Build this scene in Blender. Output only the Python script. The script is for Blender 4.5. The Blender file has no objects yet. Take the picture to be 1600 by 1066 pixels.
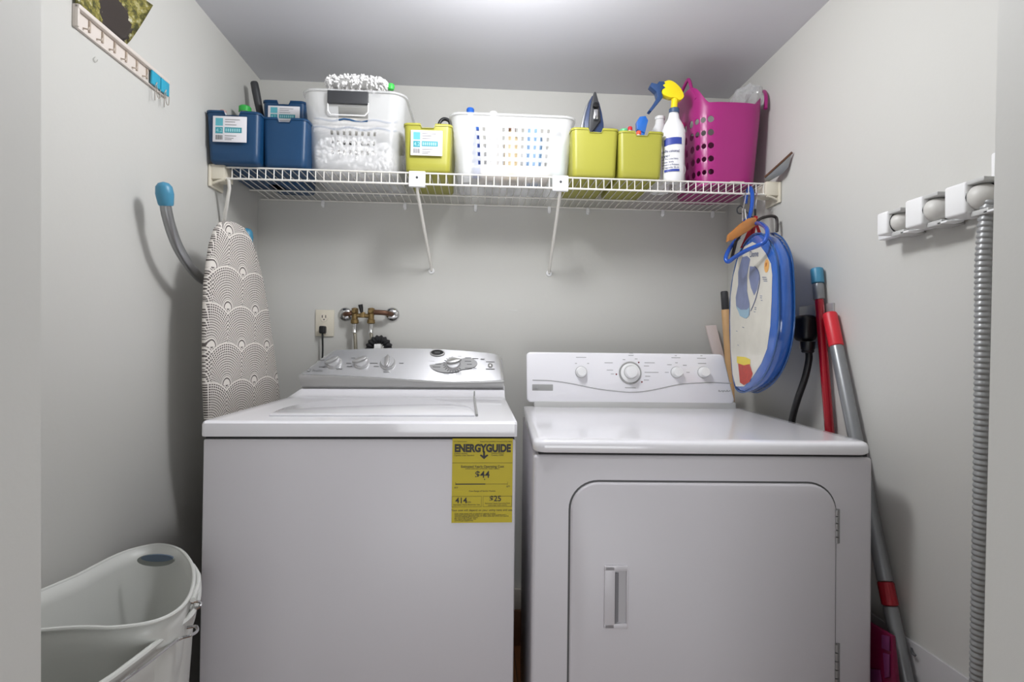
import bpy, bmesh, math, random
from mathutils import Vector, Matrix, Euler
C = bpy.context.scene.collection
SC = bpy.context.scene
PI = math.pi
random.seed(4)

# ------------------------------------------------------------------ camera, light, exposure
FPX, YAW, PITCH, ROLL, CAMD, CAMH, SHY = 851.78, 0.0628, 0.0115, 0.0114, 2.0525, 1.1167, -3.11
cd = bpy.data.cameras.new('camera'); cam = bpy.data.objects.new('camera', cd); C.objects.link(cam)
cd.sensor_width = 36.0; cd.lens = FPX / 1600 * 36.0; cd.shift_y = SHY / 1600; cd.clip_start = 0.02
_f = Vector((math.sin(YAW), math.cos(YAW), 0)); _r = Vector((math.cos(YAW), -math.sin(YAW), 0)); _u = Vector((0, 0, 1))
_f2 = _f * math.cos(PITCH) + _u * math.sin(PITCH); _u2 = -_f * math.sin(PITCH) + _u * math.cos(PITCH)
_r3 = _r * math.cos(ROLL) + _u2 * math.sin(ROLL); _u3 = -_r * math.sin(ROLL) + _u2 * math.cos(ROLL)
CAM0 = Vector((0, -CAMD, CAMH))
cam.matrix_world = Matrix.Translation(CAM0) @ Matrix((_r3, _u3, -_f2)).transposed().to_4x4()
SC.camera = cam
SC.view_settings.view_transform = 'Standard'; SC.view_settings.look = 'None'
SC.view_settings.gamma = 1; SC.view_settings.exposure = 0.0
w = bpy.data.worlds.new('world'); SC.world = w; w.use_nodes = True
bg = w.node_tree.nodes['Background']; bg.inputs[0].default_value = (0.95, 0.97, 1.0, 1); bg.inputs[1].default_value = 0.17

def area(name, loc, rot, sx, sy, power, col=(1, 1, 1), shape='RECTANGLE'):
    l = bpy.data.lights.new(name, 'AREA'); l.shape = shape; l.size = sx; l.size_y = sy; l.energy = power; l.color = col
    o = bpy.data.objects.new(name, l); C.objects.link(o); o.location = loc; o.rotation_euler = rot; return o
area('hallway_fill', (0.1, -2.7, 0.50), (math.radians(90), 0, 0), 1.1, 0.7, 11.5, (0.95, 0.97, 1.0))  # unseen fill added low behind the camera to brighten the appliance fronts
pl = bpy.data.lights.new('lamp_glow', 'POINT'); pl.energy = 21.0; pl.shadow_soft_size = 0.08; pl.color = (0.975, 0.985, 1.0)
po = bpy.data.objects.new('lamp_glow', pl); C.objects.link(po); po.location = (0.07, -0.90, 1.965)

def ray(px, py):
    return _r3 * ((px - 800) / FPX) + _u3 * ((533 + SHY - py) / FPX) + _f2
def P(px, py, y=None, x=None, z=None):
    """world point where the sight line through a photo pixel meets the given plane"""
    d = ray(px, py)
    t = ((y - CAM0.y) / d.y) if y is not None else ((x - CAM0.x) / d.x if x is not None else (z - CAM0.z) / d.z)
    return CAM0 + d * t
def PP(px, py, O, N):
    d = ray(px, py); return CAM0 + d * ((O - CAM0).dot(N) / d.dot(N))

# ------------------------------------------------------------------ materials
def lin(c):
    return tuple((v / 12.92 if v <= 0.04045 else ((v + 0.055) / 1.055) ** 2.4) for v in c)
def H(h):
    return lin(tuple(int(h[i:i + 2], 16) / 255 for i in (0, 2, 4)))
MATS = {}
def mat(name, hexc, rough=0.5, metal=0.0, bump=0.0, bscale=60, var=0.04, vscale=8, alpha=1.0, trans=0.0, coat=0.0, emit=None, sss=0.0):
    if name in MATS: return MATS[name]
    m = bpy.data.materials.new(name); m.use_nodes = True; nt = m.node_tree; N = nt.nodes; L = nt.links
    b = N['Principled BSDF']; col = H(hexc)
    tc = N.new('ShaderNodeTexCoord'); nz = N.new('ShaderNodeTexNoise'); nz.inputs['Scale'].default_value = vscale; nz.inputs['Detail'].default_value = 4
    L.new(tc.outputs['Object'], nz.inputs['Vector'])
    mr = N.new('ShaderNodeMapRange'); mr.inputs['To Min'].default_value = 1 - var; mr.inputs['To Max'].default_value = 1 + var
    L.new(nz.outputs['Fac'], mr.inputs['Value'])
    mx = N.new('ShaderNodeVectorMath'); mx.operation = 'SCALE'; mx.inputs[0].default_value = col
    L.new(mr.outputs[0], mx.inputs['Scale']); L.new(mx.outputs[0], b.inputs['Base Color'])
    b.inputs['Roughness'].default_value = rough; b.inputs['Metallic'].default_value = metal
    b.inputs['Alpha'].default_value = alpha; b.inputs['Transmission Weight'].default_value = trans
    b.inputs['Coat Weight'].default_value = coat; b.inputs['Coat Roughness'].default_value = 0.08
    if sss: b.inputs['Subsurface Weight'].default_value = sss; b.inputs['Subsurface Scale'].default_value = 0.01
    if bump:
        n2 = N.new('ShaderNodeTexNoise'); n2.inputs['Scale'].default_value = bscale; n2.inputs['Detail'].default_value = 3
        L.new(tc.outputs['Object'], n2.inputs['Vector'])
        bp = N.new('ShaderNodeBump'); bp.inputs['Strength'].default_value = bump; bp.inputs['Distance'].default_value = 0.002
        L.new(n2.outputs['Fac'], bp.inputs['Height']); L.new(bp.outputs[0], b.inputs['Normal'])
    if emit: b.inputs['Emission Color'].default_value = (*H(hexc), 1); b.inputs['Emission Strength'].default_value = emit
    MATS[name] = m; return m
WALL = mat('wall_paint', 'CBCAC5', 0.62, bump=0.12, bscale=90, var=0.012, vscale=2)
CEIL = mat('ceiling_paint', 'D3D3D8', 0.7, bump=0.08, var=0.01, vscale=2)
BOARD = mat('white_panel', 'BDBBBC', 0.5, bump=0.05)
ENAM = mat('lit_white_enamel', 'F3F2F6', 0.16, var=0.008, coat=0.6)  # white enamel lightened for the lamplight on tops and panel
ENAMB = mat('shaded_white_enamel', 'CFCCD0', 0.42, var=0.01, coat=0.0, bump=0.03, bscale=250)  # same white enamel, shade on the appliance fronts put into the colour
GAP = mat('dark_gap', '2A2A2A', 0.8)
SILV = mat('silver_plastic', 'D2D2D3', 0.24, metal=0.55, var=0.01)
SILVD = mat('silver_lip_plastic', 'AEADAC', 0.3, metal=0.4, var=0.02)
CHROME = mat('chrome', 'D8D8D8', 0.12, metal=1.0)
GREYP = mat('grey_plastic', 'A6A6A4', 0.4)
LGREYP = mat('light_grey_plastic', 'C4C4C2', 0.35)
WHP = mat('white_plastic', 'EFEFEF', 0.35, var=0.01)
INK = mat('grey_ink', '6E6E6E', 0.6)
DINK = mat('dark_ink', '35332F', 0.6)
BLK = mat('black_plastic', '141416', 0.4)
DGRY = mat('dark_grey_plastic', '3A3B3E', 0.45)
CREAM = mat('cream_plastic', 'DAD3C2', 0.4)
WIRE = mat('white_vinyl_wire', 'E4E1DA', 0.35, var=0.02)
BLUEB = mat('navy_bin_plastic', '113F66', 0.42, bump=0.06, bscale=300)
LIME = mat('lime_bin_plastic', 'A5A23F', 0.4, bump=0.05, bscale=300)
MAG = mat('magenta_plastic', 'A02474', 0.35, bump=0.05, bscale=200)
CLEARP = mat('frosted_plastic', 'F4F5F6', 0.28, alpha=0.29, var=0.02, bump=0.06, bscale=40)
CLEARF = mat('clear_film', 'F0F2F4', 0.1, alpha=0.28, bump=0.5, bscale=60)
STICK = mat('label_paper', 'E4E2E6', 0.6)
TEAL = mat('teal_print', '5FB1BE', 0.6)
TEALD = mat('dark_teal_print', '3E97A3', 0.6)
BRASS = mat('aged_brass', '8C764E', 0.42, metal=0.75, var=0.3, vscale=60)
COPPER = mat('aged_copper', '6E5040', 0.45, metal=0.7, var=0.3, vscale=60)
STEEL = mat('braided_steel', 'ADA798', 0.35, metal=0.8, var=0.15, vscale=200, bump=0.5, bscale=500)
YEL = mat('yellow_label', 'C8B51A', 0.55, var=0.02)
FLUFF = mat('white_chenille', 'FDFCFB', 0.9)
BLUCAP = mat('teal_blue_plastic', '4489A8', 0.4)
ALU = mat('brushed_aluminium', '9C9D9E', 0.38, metal=0.8, var=0.08, vscale=50)
PGREY = mat('silver_painted_steel', '8E9092', 0.35, metal=0.5)
RED = mat('red_plastic', 'D22A35', 0.4)
REDM = mat('red_metallic_paint', 'A40720', 0.25, metal=0.3, coat=0.6)
WOOD = mat('pale_wood', 'D9AE7C', 0.5, var=0.15, vscale=20)
WOODH = mat('varnished_wood', 'B9793B', 0.3, var=0.2, vscale=30, coat=0.4)
BLUEP = mat('bright_blue_plastic', '0F4FB0', 0.25, coat=0.4)
BLUEF = mat('blue_film', '2A5CAE', 0.12, coat=0.8, bump=0.9, bscale=25, var=0.3, vscale=14)
BLUET = mat('blue_piping', '1F4F88', 0.3, coat=0.3)
TUBM = mat('frosted_tub_plastic', 'DCDDD8', 0.35, var=0.02, bump=0.03, alpha=0.93)

# ------------------------------------------------------------------ mesh builder
WM = {}
class MB:
    def __init__(s): s.bm = bmesh.new()
    def add(s, t, M=None):
        if M is not None: t.transform(M)
        vm = {v: s.bm.verts.new(v.co) for v in t.verts}
        for f in t.faces:
            try: s.bm.faces.new([vm[v] for v in f.verts])
            except ValueError: pass
        t.free(); return s
    def box(s, c, d, bev=0.0, seg=2, M=None):
        t = bmesh.new(); bmesh.ops.create_cube(t, size=1)
        for v in t.verts: v.co = Vector((v.co.x * d[0], v.co.y * d[1], v.co.z * d[2]))
        if bev: bmesh.ops.bevel(t, geom=t.edges[:], offset=min(bev, min(d) * 0.49), segments=seg, profile=0.5, affect='EDGES')
        if M is not None: t.transform(M)
        t.transform(Matrix.Translation(Vector(c))); return s.add(t)
    def bb(s, x0, x1, y0, y1, z0, z1, bev=0.0, seg=2):
        return s.box(((x0 + x1) / 2, (y0 + y1) / 2, (z0 + z1) / 2), (abs(x1 - x0), abs(y1 - y0), abs(z1 - z0)), bev, seg)
    def poly(s, pts):
        try: s.bm.faces.new([s.bm.verts.new(Vector(p)) for p in pts])
        except ValueError: pass
        return s
    def prism(s, pts, off, bev=0.0):
        t = bmesh.new(); pts = [Vector(p) for p in pts]; off = Vector(off)
        a = [t.verts.new(p) for p in pts]; b = [t.verts.new(p + off) for p in pts]; n = len(pts)
        t.faces.new(a[::-1]); t.faces.new(b)
        for i in range(n): t.faces.new([a[i], a[(i + 1) % n], b[(i + 1) % n], b[i]])
        bmesh.ops.recalc_face_normals(t, faces=t.faces[:])
        if bev:
            es = [e for e in t.edges if len(e.link_faces) == 2 and e.calc_face_angle(0) > 0.6]
            bmesh.ops.bevel(t, geom=es, offset=bev, segments=2, profile=0.5, affect='EDGES')
        return s.add(t)
    def rings(s, rs, cap0=True, cap1=True, closed=True):
        vv = [[s.bm.verts.new(p) for p in r] for r in rs]; n = len(vv[0])
        for a, b in zip(vv, vv[1:]):
            for i in range(n if closed else n - 1):
                try: s.bm.faces.new([a[i], a[(i + 1) % n], b[(i + 1) % n], b[i]])
                except ValueError: pass
        if cap0 and closed: s.bm.faces.new(vv[0][::-1])
        if cap1 and closed: s.bm.faces.new(vv[-1])
        return s
    def tube(s, pts, r, seg=8, caps=True):
        pts = [Vector(p) for p in pts]; n = len(pts)
        rr = r if isinstance(r, (list, tuple)) else [r] * n
        T = [(pts[min(i + 1, n - 1)] - pts[max(i - 1, 0)]).normalized() for i in range(n)]
        up = Vector((0, 0, 1)) if abs(T[0].z) < 0.9 else Vector((1, 0, 0))
        nrm = (up - T[0] * up.dot(T[0])).normalized(); rs = []
        for i in range(n):
            nrm = (nrm - T[i] * nrm.dot(T[i])).normalized(); bn = T[i].cross(nrm)
            rs.append([pts[i] + (nrm * math.cos(a) + bn * math.sin(a)) * rr[i] for a in [2 * PI * k / seg for k in range(seg)]])
        return s.rings(rs, caps, caps)
    def lathe(s, prof, O, axis=(0, 0, 1), seg=24, sx=1.0, sy=1.0):
        """prof: (radius, distance along axis)"""
        A = Vector(axis).normalized(); q = Vector((0, 0, 1)).rotation_difference(A); O = Vector(O)
        rs = [[O + q @ Vector((r * sx * math.cos(2 * PI * k / seg), r * sy * math.sin(2 * PI * k / seg), h)) for k in range(seg)] for r, h in prof]
        return s.rings(rs, prof[0][0] > 1e-5, prof[-1][0] > 1e-5)
    def text(s, txt, size, O, X=(1, 0, 0), Y=(0, 0, 1), align='LEFT', bold=0.0, sx=1.0):
        cu = bpy.data.curves.new('t', 'FONT'); cu.body = txt; cu.size = size; cu.align_x = align; cu.offset = bold
        o = bpy.data.objects.new('t', cu); C.objects.link(o)
        me = bpy.data.meshes.new_from_object(o.evaluated_get(bpy.context.evaluated_depsgraph_get()))
        O, X, Y = Vector(O), Vector(X), Vector(Y)
        vs = [s.bm.verts.new(O + X * v.co.x * sx + Y * v.co.y) for v in me.vertices]
        for p in me.polygons:
            try: s.bm.faces.new([vs[i] for i in p.vertices])
            except ValueError: pass
        bpy.data.objects.remove(o); bpy.data.curves.remove(cu); bpy.data.meshes.remove(me); return s
    def part(s, name, m, parent=None, local=False, sharp=38, solid=0.0, merge=0.0, label=None, recalc=True, uv=None):
        bm = s.bm
        if merge: bmesh.ops.remove_doubles(bm, verts=bm.verts[:], dist=merge)
        if recalc: bmesh.ops.recalc_face_normals(bm, faces=bm.faces[:])
        me = bpy.data.meshes.new(name)
        if uv is not None:
            lay = bm.loops.layers.uv.new('UVMap'); O, U, V = uv
            for f in bm.faces:
                for lp in f.loops: lp[lay].uv = ((lp.vert.co - O).dot(U), (lp.vert.co - O).dot(V))
        if parent is not None and not local: bm.transform(WM[parent.name].inverted())
        origin = None
        if parent is None:
            co = [v.co.copy() for v in bm.verts]
            origin = Vector(((min(c.x for c in co) + max(c.x for c in co)) / 2, (min(c.y for c in co) + max(c.y for c in co)) / 2, min(c.z for c in co)))
            bm.transform(Matrix.Translation(-origin))
        bm.to_mesh(me); bm.free(); me.materials.append(m)
        for p in me.polygons: p.use_smooth = True
        me.set_sharp_from_angle(angle=math.radians(sharp))
        o = bpy.data.objects.new(name, me); C.objects.link(o)
        if origin is not None: o.location = origin; WM[o.name] = Matrix.Translation(origin)
        else: o.parent = parent; WM[o.name] = WM[parent.name]
        if solid:
            md = o.modifiers.new('solid', 'SOLIDIFY'); md.thickness = solid; md.offset = -1
        if label: o['label'] = label
        return o
def thing(name, label, cat, loc=(0, 0, 0), rotz=0.0, group=None):
    o = bpy.data.objects.new(name, None); C.objects.link(o); o.location = loc; o.rotation_euler = (0, 0, rotz)
    o.empty_display_size = 0.05; o['label'] = label; o['category'] = cat
    if group: o['group'] = group
    WM[o.name] = Matrix.Translation(Vector(loc)) @ Matrix.Rotation(rotz, 4, 'Z'); return o
def tag(o, label, cat, group=None):
    o['label'] = label; o['category'] = cat
    if group: o['group'] = group
    return o
def struct(name, mb, m, **k):
    o = mb.part(name, m, **k); o['kind'] = 'structure'; return o
def cr(pts, n=8):
    pts = [Vector(p) for p in pts]; out = []
    q = [pts[0] * 2 - pts[1]] + pts + [pts[-1] * 2 - pts[-2]]
    for i in range(1, len(q) - 2):
        a, b, c, d = q[i - 1:i + 3]
        for k in range(n):
            t = k / n
            out.append(0.5 * ((2 * b) + (c - a) * t + (2 * a - 5 * b + 4 * c - d) * t * t + (3 * b - a - 3 * c + d) * t ** 3))
    out.append(pts[-1]); return out

# ------------------------------------------------------------------ setting
XL, XR, ZC = -0.8116, 0.9631, 2.085
YF = -1.48            # inner face of the doorway wall
struct('wall_back', MB().bb(XL - .1, XR + .1, 0, .1, 0, ZC), WALL)
struct('wall_left', MB().bb(XL - .1, XL, YF, 0, 0, ZC), WALL)
struct('wall_right', MB().bb(XR, XR + .1, YF, 0, 0, ZC), WALL)
struct('ceiling', MB().bb(XL - .1, XR + .1, YF - .14, .1, ZC, ZC + .08), CEIL)
# wooden floor with boards
def floor_mat():
    m = bpy.data.materials.new('wood_floor'); m.use_nodes = True; N = m.node_tree.nodes; L = m.node_tree.links; b = N['Principled BSDF']
    tc = N.new('ShaderNodeTexCoord'); mp = N.new('ShaderNodeMapping'); mp.inputs['Rotation'].default_value = (0, 0, PI / 2)
    br = N.new('ShaderNodeTexBrick'); br.inputs['Color1'].default_value = (*H('8A5A34'), 1); br.inputs['Color2'].default_value = (*H('6E4427'), 1)
    br.inputs['Mortar'].default_value = (*H('2A1B12'), 1); br.inputs['Scale'].default_value = 1; br.inputs['Brick Width'].default_value = 0.9
    br.inputs['Row Height'].default_value = 0.07; br.inputs['Mortar Size'].default_value = 0.0015
    nz = N.new('ShaderNodeTexNoise'); nz.inputs['Scale'].default_value = 20
    mx = N.new('ShaderNodeMix'); mx.data_type = 'RGBA'; mx.blend_type = 'MULTIPLY'; mx.inputs[0].default_value = 0.4
    L.new(tc.outputs['Object'], mp.inputs[0]); L.new(mp.outputs[0], br.inputs['Vector']); L.new(mp.outputs[0], nz.inputs['Vector'])
    L.new(br.outputs['Color'], mx.inputs[6]); L.new(nz.outputs['Color'], mx.inputs[7]); L.new(mx.outputs[2], b.inputs['Base Color'])
    b.inputs['Roughness'].default_value = 0.4; return m
struct('floor', MB().bb(XL - .1, XR + .1, -2.6, .1, -.06, 0), floor_mat())
# doorway wall either side of the opening (jamb edges follow the photo)
def jamb(name, p_top, p_bot, outer):
    a = P(*p_top, y=YF); b = P(*p_bot, y=YF); d = (a - b) / (a.z - b.z)
    top = a + d * (ZC - a.z); bot = a + d * (0 - a.z)
    pts = [Vector((bot.x, YF, 0)), Vector((outer, YF, 0)), Vector((outer, YF, ZC)), Vector((top.x, YF, ZC))]
    return struct(name, MB().prism(pts, (0, -.14, 0)), WALL)
jamb('wall_front', (64, 0), (64, 1066), XL - .6)
jamb('wall_front_right', (1560, 0), (1536, 1066), XR + .6)
struct('baseboard_back', MB().bb(XL, XR, -.014, 0, .13, .207, .003), mat('dusty_white_trim', 'B9B2A8', .5, var=.2, vscale=30))
struct('trim_1', MB().bb(XL, XR, -.02, 0, 0, .13, .002), mat('brown_wood_trim', '5B3A24', .5, var=.2, vscale=12))
struct('baseboard_right', MB().bb(XR - .006, XR, YF, -.02, 0, .478, .001), BOARD)
# small hook mark on the low panel
tag(MB().tube(cr([P(1424, 1013, x=XR - .009), P(1426, 1021, x=XR - .014), P(1431, 1025, x=XR - .012)], 4), .0022, 6).part('hook', DGRY), 'tiny dark hook on low white panel at right wall', 'hook')

# ------------------------------------------------------------------ washer
WX0, WX1, WY0 = -0.5965, 0.0895, -0.82
wash = thing('washing_machine', 'white top-load washing machine with silver control panel and yellow energy label', 'washing machine', ((WX0 + WX1) / 2, -.5, 0))
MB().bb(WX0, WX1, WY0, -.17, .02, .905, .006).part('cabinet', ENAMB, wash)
MB().bb(WX0 + .004, WX1 - .004, WY0 + .004, -.175, .904, .911).part('seam', GAP, wash)
# top deck with raised rear
t = MB()
zt = .945
prof = [(-.822, .910), (-.8235, .915), (-.8235, zt - .006), (-.819, zt - .001), (-.812, zt), (-.30, zt), (-.262, zt + .004), (-.238, zt + .018), (-.222, .972), (-.215, .982), (-.165, .982), (-.165, .910)]
rs = []
for x, k in ((WX0 - .002, 0), (WX0 + .004, 1), (WX0 + .03, 1), ((WX0 + WX1) / 2, 1), (WX1 - .03, 1), (WX1 - .004, 1), (WX1 + .002, 0)):
    rs.append([Vector((x, y + (0 if k else .004 if y < -.8 else 0), z - (0 if k else (.003 if z > .93 else 0)))) for y, z in prof])
# rear riser narrower on the left like the photo
for r, dx in zip(rs, (.026, .03, .02, 0, 0, 0, 0)):
    for i, v in enumerate(r):
        if 8 <= i <= 10: v.x += dx
        elif i == 7: v.x += dx * .6
t.rings(rs, True, True)
t.part('top_deck', ENAM, wash, sharp=30)
# lid outline on the deck
lp = [(420, 651), (440, 641), (470, 634), (510, 628), (560, 623.5), (610, 622.5), (660, 625), (705, 630.5), (730, 637), (741, 645), (742, 651.5)]
pts = [P(a, b, z=zt) for a, b in lp]
pts = cr(pts[:-1], 3) + [pts[-1]]
lid = MB().prism([Vector((p.x, p.y, zt - .001)) for p in pts], (0, 0, .006), .0025).part('lid', ENAM, wash)
a, b = P(745, 651, z=zt), P(741, 623, z=zt)
MB().tube([Vector((a.x, a.y, zt + .003)), Vector((b.x, b.y, zt + .006))], .0032, 8).part('lid_gap_strip', GREYP, wash, label='thin grey strip beside the lid')  # grey strip painted in for the dark gap beside the lid
bb_ = P(743, 634, z=zt + .01)
MB().box((b.x, b.y + .03, zt + .012), (.005, .012, .02), .002).part('lid_latch', GREYP, wash)
# control console
CY0, CY1 = -.236, -.165       # front-bottom and top depth
def cpt(u, v):                # u across 0..1, v 0..1 up the slanted silver face -> pixel edge shape
    zl, zr = 1.0, 1.0
    xl = -.579 + (.068 * max(0, v) ** 1.15 if v > 0 else 0); xr = .0885 - .008 * max(0, v - .6)
    x = xl + (xr - xl) * u
    ztop = 1.090 + .014 * math.sin(PI * min(1, u * 1.05)) ** .8 - .004 * u
    # rounded upper corners
    e = min(u, 1 - u) * (xr - xl)
    if e < .03: ztop -= .018 * (1 - math.sqrt(max(0, 1 - (1 - e / .03) ** 2)))
    zlow = 1.012 - .026 * (3 * u * u - 2 * u ** 3) + .012 * max(0, u - .72) / .28
    y = CY0 + .008 + (CY1 - CY0) * v
    return Vector((x, y, zlow + (ztop - zlow) * v))
t = MB(); US = [0, .006, .02, .05] + [.1 + .8 * i / 16 for i in range(17)] + [.95, .98, .994, 1]
rs = []
for u in US:
    r = [cpt(u, v) for v in (0, .25, .5, .75, .9, 1)]
    tp = r[-1]; r += [Vector((tp.x, tp.y + .012, tp.z - .003)), Vector((tp.x, -.12, tp.z - .02)), Vector((r[0].x, -.12, .985)), Vector((r[0].x, CY0 + .02, .985))]
    rs.append(r)
t.rings(rs).part('control_panel', SILV, wash, sharp=50)
t = MB(); rs = []
for u in US:
    p = cpt(u, 0); xb = -.572 + (.0885 + .572) * u
    rs.append([Vector((p.x, p.y - .001, p.z + .002)), Vector((p.x, p.y - .012, p.z)), Vector((p.x, p.y - .014, p.z - .004)), Vector((xb, CY0 - .002, .976)), Vector((xb, -.2, .974)), Vector((p.x, -.2, p.z))])
t.rings(rs).part('panel_lip', SILVD, wash, sharp=50)
MB().bb(-.57, .087, CY0 + .004, -.14, .9715, .977).part('panel_shadow_gap', GREYP, wash)
def cface(px, py):            # point on the silver face for a photo pixel (march in v)
    best = None
    for i in range(0, 61):
        v = i / 60
        for it in range(1):
            y = CY0 + .008 + (CY1 - CY0) * v; q = P(px, py, y=y)
            u = (q.x + .5) / .6; uu = min(1, max(0, (q.x - (-.579 + .068 * v ** 1.15)) / (.0885 + .579 - .068 * v ** 1.15)))
            c = cpt(uu, v); e = abs(c.z - q.z)
            if best is None or e < best[0]: best = (e, q, v)
    q, v = best[1], best[2]
    sl = Vector((0, (CY1 - CY0) * 1.0, .088)).normalized()
    return q, sl, Vector((0, -sl.z, sl.y))
def knob(parent, q, n, up, r, ang, m1, name='knob', h=.02):
    o = MB().lathe([(r * 1.12, -.002), (r * 1.12, .003), (r, .005), (r, h * .55), (r * .93, h * .7), (0, h * .75)], q, n, 28).part(name, m1, parent)
    right = up.cross(n).normalized() * 1.0
    d = (up * math.cos(ang) + right * math.sin(ang)).normalized(); s_ = n.cross(d)
    pr = [q + n * (h * .6) + d * (r * a) + s_ * (r * b) for a, b in ((-.95, .0), (-.5, .28), (.3, .34), (.9, .2), (1.25, 0), (.9, -.2), (.3, -.34), (-.5, -.28))]
    MB().prism(pr, n * (h * .6), .0015).part('knob_grip', SILVD, o)
    return o
for px, py, an in ((522, 567, 2.2), (565, 567, 2.0), (606, 568, 3.3)):
    q, sl, n = cface(px, py); knob(wash, q, n, sl, .0235, -an if an < 3 else PI, SILV)
q, sl, n = cface(708, 570)
# shaded dial legend
tm = MB()
def on(q, sl, n, dx, dz, off=.0008): return q + Vector((1, 0, 0)) * dx + sl * dz + n * off
def oval(mb, q, sl, n, cx, cz, rx, rz, off=.0008, k=28, th=.0):
    mb.poly([on(q, sl, n, cx + rx * math.cos(2 * PI * i / k), cz + rz * math.sin(2 * PI * i / k), off) for i in range(k)])
oval(tm, q, sl, n, -.018, .0, .062, .034, .0012); oval(tm, q, sl, n, .03, .006, .052, .026, .0013)
tm.part('dial_legend', mat('dial_legend_print', 'A4A4A4', .4, metal=.2), wash, recalc=False)
knob(wash, q, n, sl, .0235, PI / 2 - .25, SILV)
tm = MB()
for i in range(14):
    a = PI * .55 + i * .3
    c, s_ = math.cos(a), math.sin(a)
    tm.tube([on(q, sl, n, c * .027, s_ * .027, .002), on(q, sl, n, c * .034, s_ * .034, .002)], .0013, 5)
for i, (dx, dz, w_) in enumerate([(-.075, .012, .022), (-.05, .001, .02), (-.055, -.012, .026), (.05, .014, .022), (.055, .001, .016), (.06, -.015, .04), (-.02, -.036, .02), (.02, -.036, .02), (-.03, .032, .014), (-.005, .034, .014), (.02, .034, .014), (.05, .029, .02), (.075, .026, .02), (.1, .024, .014)]):
    tm.box(on(q, sl, n, dx, dz, .0018), (w_, .001, .0022))
for px, py, w_ in ((503, 563, 8), (503, 574, 9), (530, 577, 9), (545, 568, 7), (546, 573, 8), (584, 568, 12), (588, 573, 8), (627, 568, 7), (604, 582, 9), (553, 560, 8), (766, 566, 14), (766, 577, 14)):
    qq, s2, n2 = cface(px, py); tm.box(qq + n2 * .0012, (w_ / 470, .001, .0022))
qq, s2, n2 = cface(488, 580)
tm.text('Profile', .013, qq + n2 * .0014 - s2 * .003, (1, 0, 0), s2)
qq, s2, n2 = cface(482.5, 579)
tm.lathe([(.0062, 0), (.0062, .001), (0, .0012)], qq + n2 * .0005, n2, 20)
tm.part('panel_printing', INK, wash, recalc=True)
MB().text('GE', .0065, qq + n2 * .0022 - s2 * .0024, (1, 0, 0), s2, 'CENTER').part('logo_lettering', WHP, wash, recalc=False)
q, sl, n = cface(683.5, 552)
o = MB().lathe([(.0255, 0), (.0255, .002), (.022, .004)], q, n, 30, 1, .55).part('display_bezel', SILVD, wash)
MB().lathe([(.0215, .002), (.0205, .0052), (0, .0056)], q, n, 30, 1, .52).part('display', BLK, wash, label='small black oval display')
MB().text('ENERGY', .0052, q + n * .0062 - sl * .0002, (1, 0, 0), sl, 'CENTER').text('STAR', .0052, q + n * .0062 - sl * .006, (1, 0, 0), sl, 'CENTER').part('display_marks', INK, wash, recalc=False) if False else \
    MB().box(q + n * .006 + sl * .001, (.02, .001, .002)).box(q + n * .006 - sl * .003, (.017, .001, .002)).part('display_marks', INK, wash)
q, sl, n = cface(766, 571.5)
MB().lathe([(.0085, 0), (.0085, .003), (.006, .004), (.005, .0025), (.005, .005), (0, .006)], q, n, 20).part('button', SILVD, wash)
# energy label
a = P(707, 685.5, y=WY0 - .0012); b = P(800, 816.5, y=WY0 - .0012)
LX0, LX1, LZ1, LZ0 = a.x, b.x, a.z, b.z; LW, LH = LX1 - LX0, LZ1 - LZ0
lab = MB().bb(LX0, LX1, WY0 - .0012, WY0 + .001, LZ0, LZ1).part('energy_label', YEL, wash, label='yellow energy guide sticker')
yt = WY0 - .0019
tm = MB()
def T(s_, sz, fx, fz, al='LEFT', bold=0.0, sx=1.0): tm.text(s_, sz, (LX0 + LW * fx, yt, LZ1 - LH * fz), (1, 0, 0), (0, 0, 1), al, bold, sx)
T('ENERGYGUIDE', .0232, .5, .155, 'CENTER', .0012, .815)
def bar(fx0, fx1, fz0, fz1): tm.poly([(LX0 + LW * fx0, yt, LZ1 - LH * fz1), (LX0 + LW * fx1, yt, LZ1 - LH * fz1), (LX0 + LW * fx1, yt, LZ1 - LH * fz0), (LX0 + LW * fx0, yt, LZ1 - LH * fz0)])
tm.poly([(LX0 + LW * x, yt, LZ1 - LH * z) for x, z in ((.508, .15), (.54, .15), (.54, .205), (.575, .188), (.595, .2), (.524, .245), (.453, .2), (.473, .188), (.508, .205))])
T('U.S. Government', .0042, .02, .042); T('Federal law prohibits removal of this label', .0042, .98, .042, 'RIGHT')
T('Clothes Washer', .0045, .03, .185); T('Capacity Class: Standard', .0045, .03, .207)
T('General Electric', .0045, .64, .18); T('Model(s) WJRE', .0045, .64, .205)
bar(.0, .995, .288, .291)
T('Estimated Yearly Operating Cost', .0072, .5, .345, 'CENTER', .0001); T('(when used with an electric water heater)', .0045, .5, .365, 'CENTER')
T('$44', .0215, .5, .465, 'CENTER', .0003); bar(.53, .545, .478, .492)
bar(.06, .55, .535, .547); bar(.55, .92, .540, .543); bar(.058, .064, .515, .55); bar(.917, .921, .515, .55)
T('$10', .0052, .04, .59); T('$77', .0052, .9, .58)
T('Cost Range of Similar Models', .005, .5, .632, 'CENTER')
for x0, x1 in ((.0, .49), (.515, .995)):
    bar(x0, x1, .685, .688); bar(x0, x1, .808, .811); bar(x0, x0 + .004, .685, .811); bar(x1 - .004, x1, .685, .811)
T('414', .0175, .06, .765, 'LEFT', .0003); T('kWh', .0055, .24, .765); T('$25', .0175, .72, .745, 'CENTER', .0003)
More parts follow.
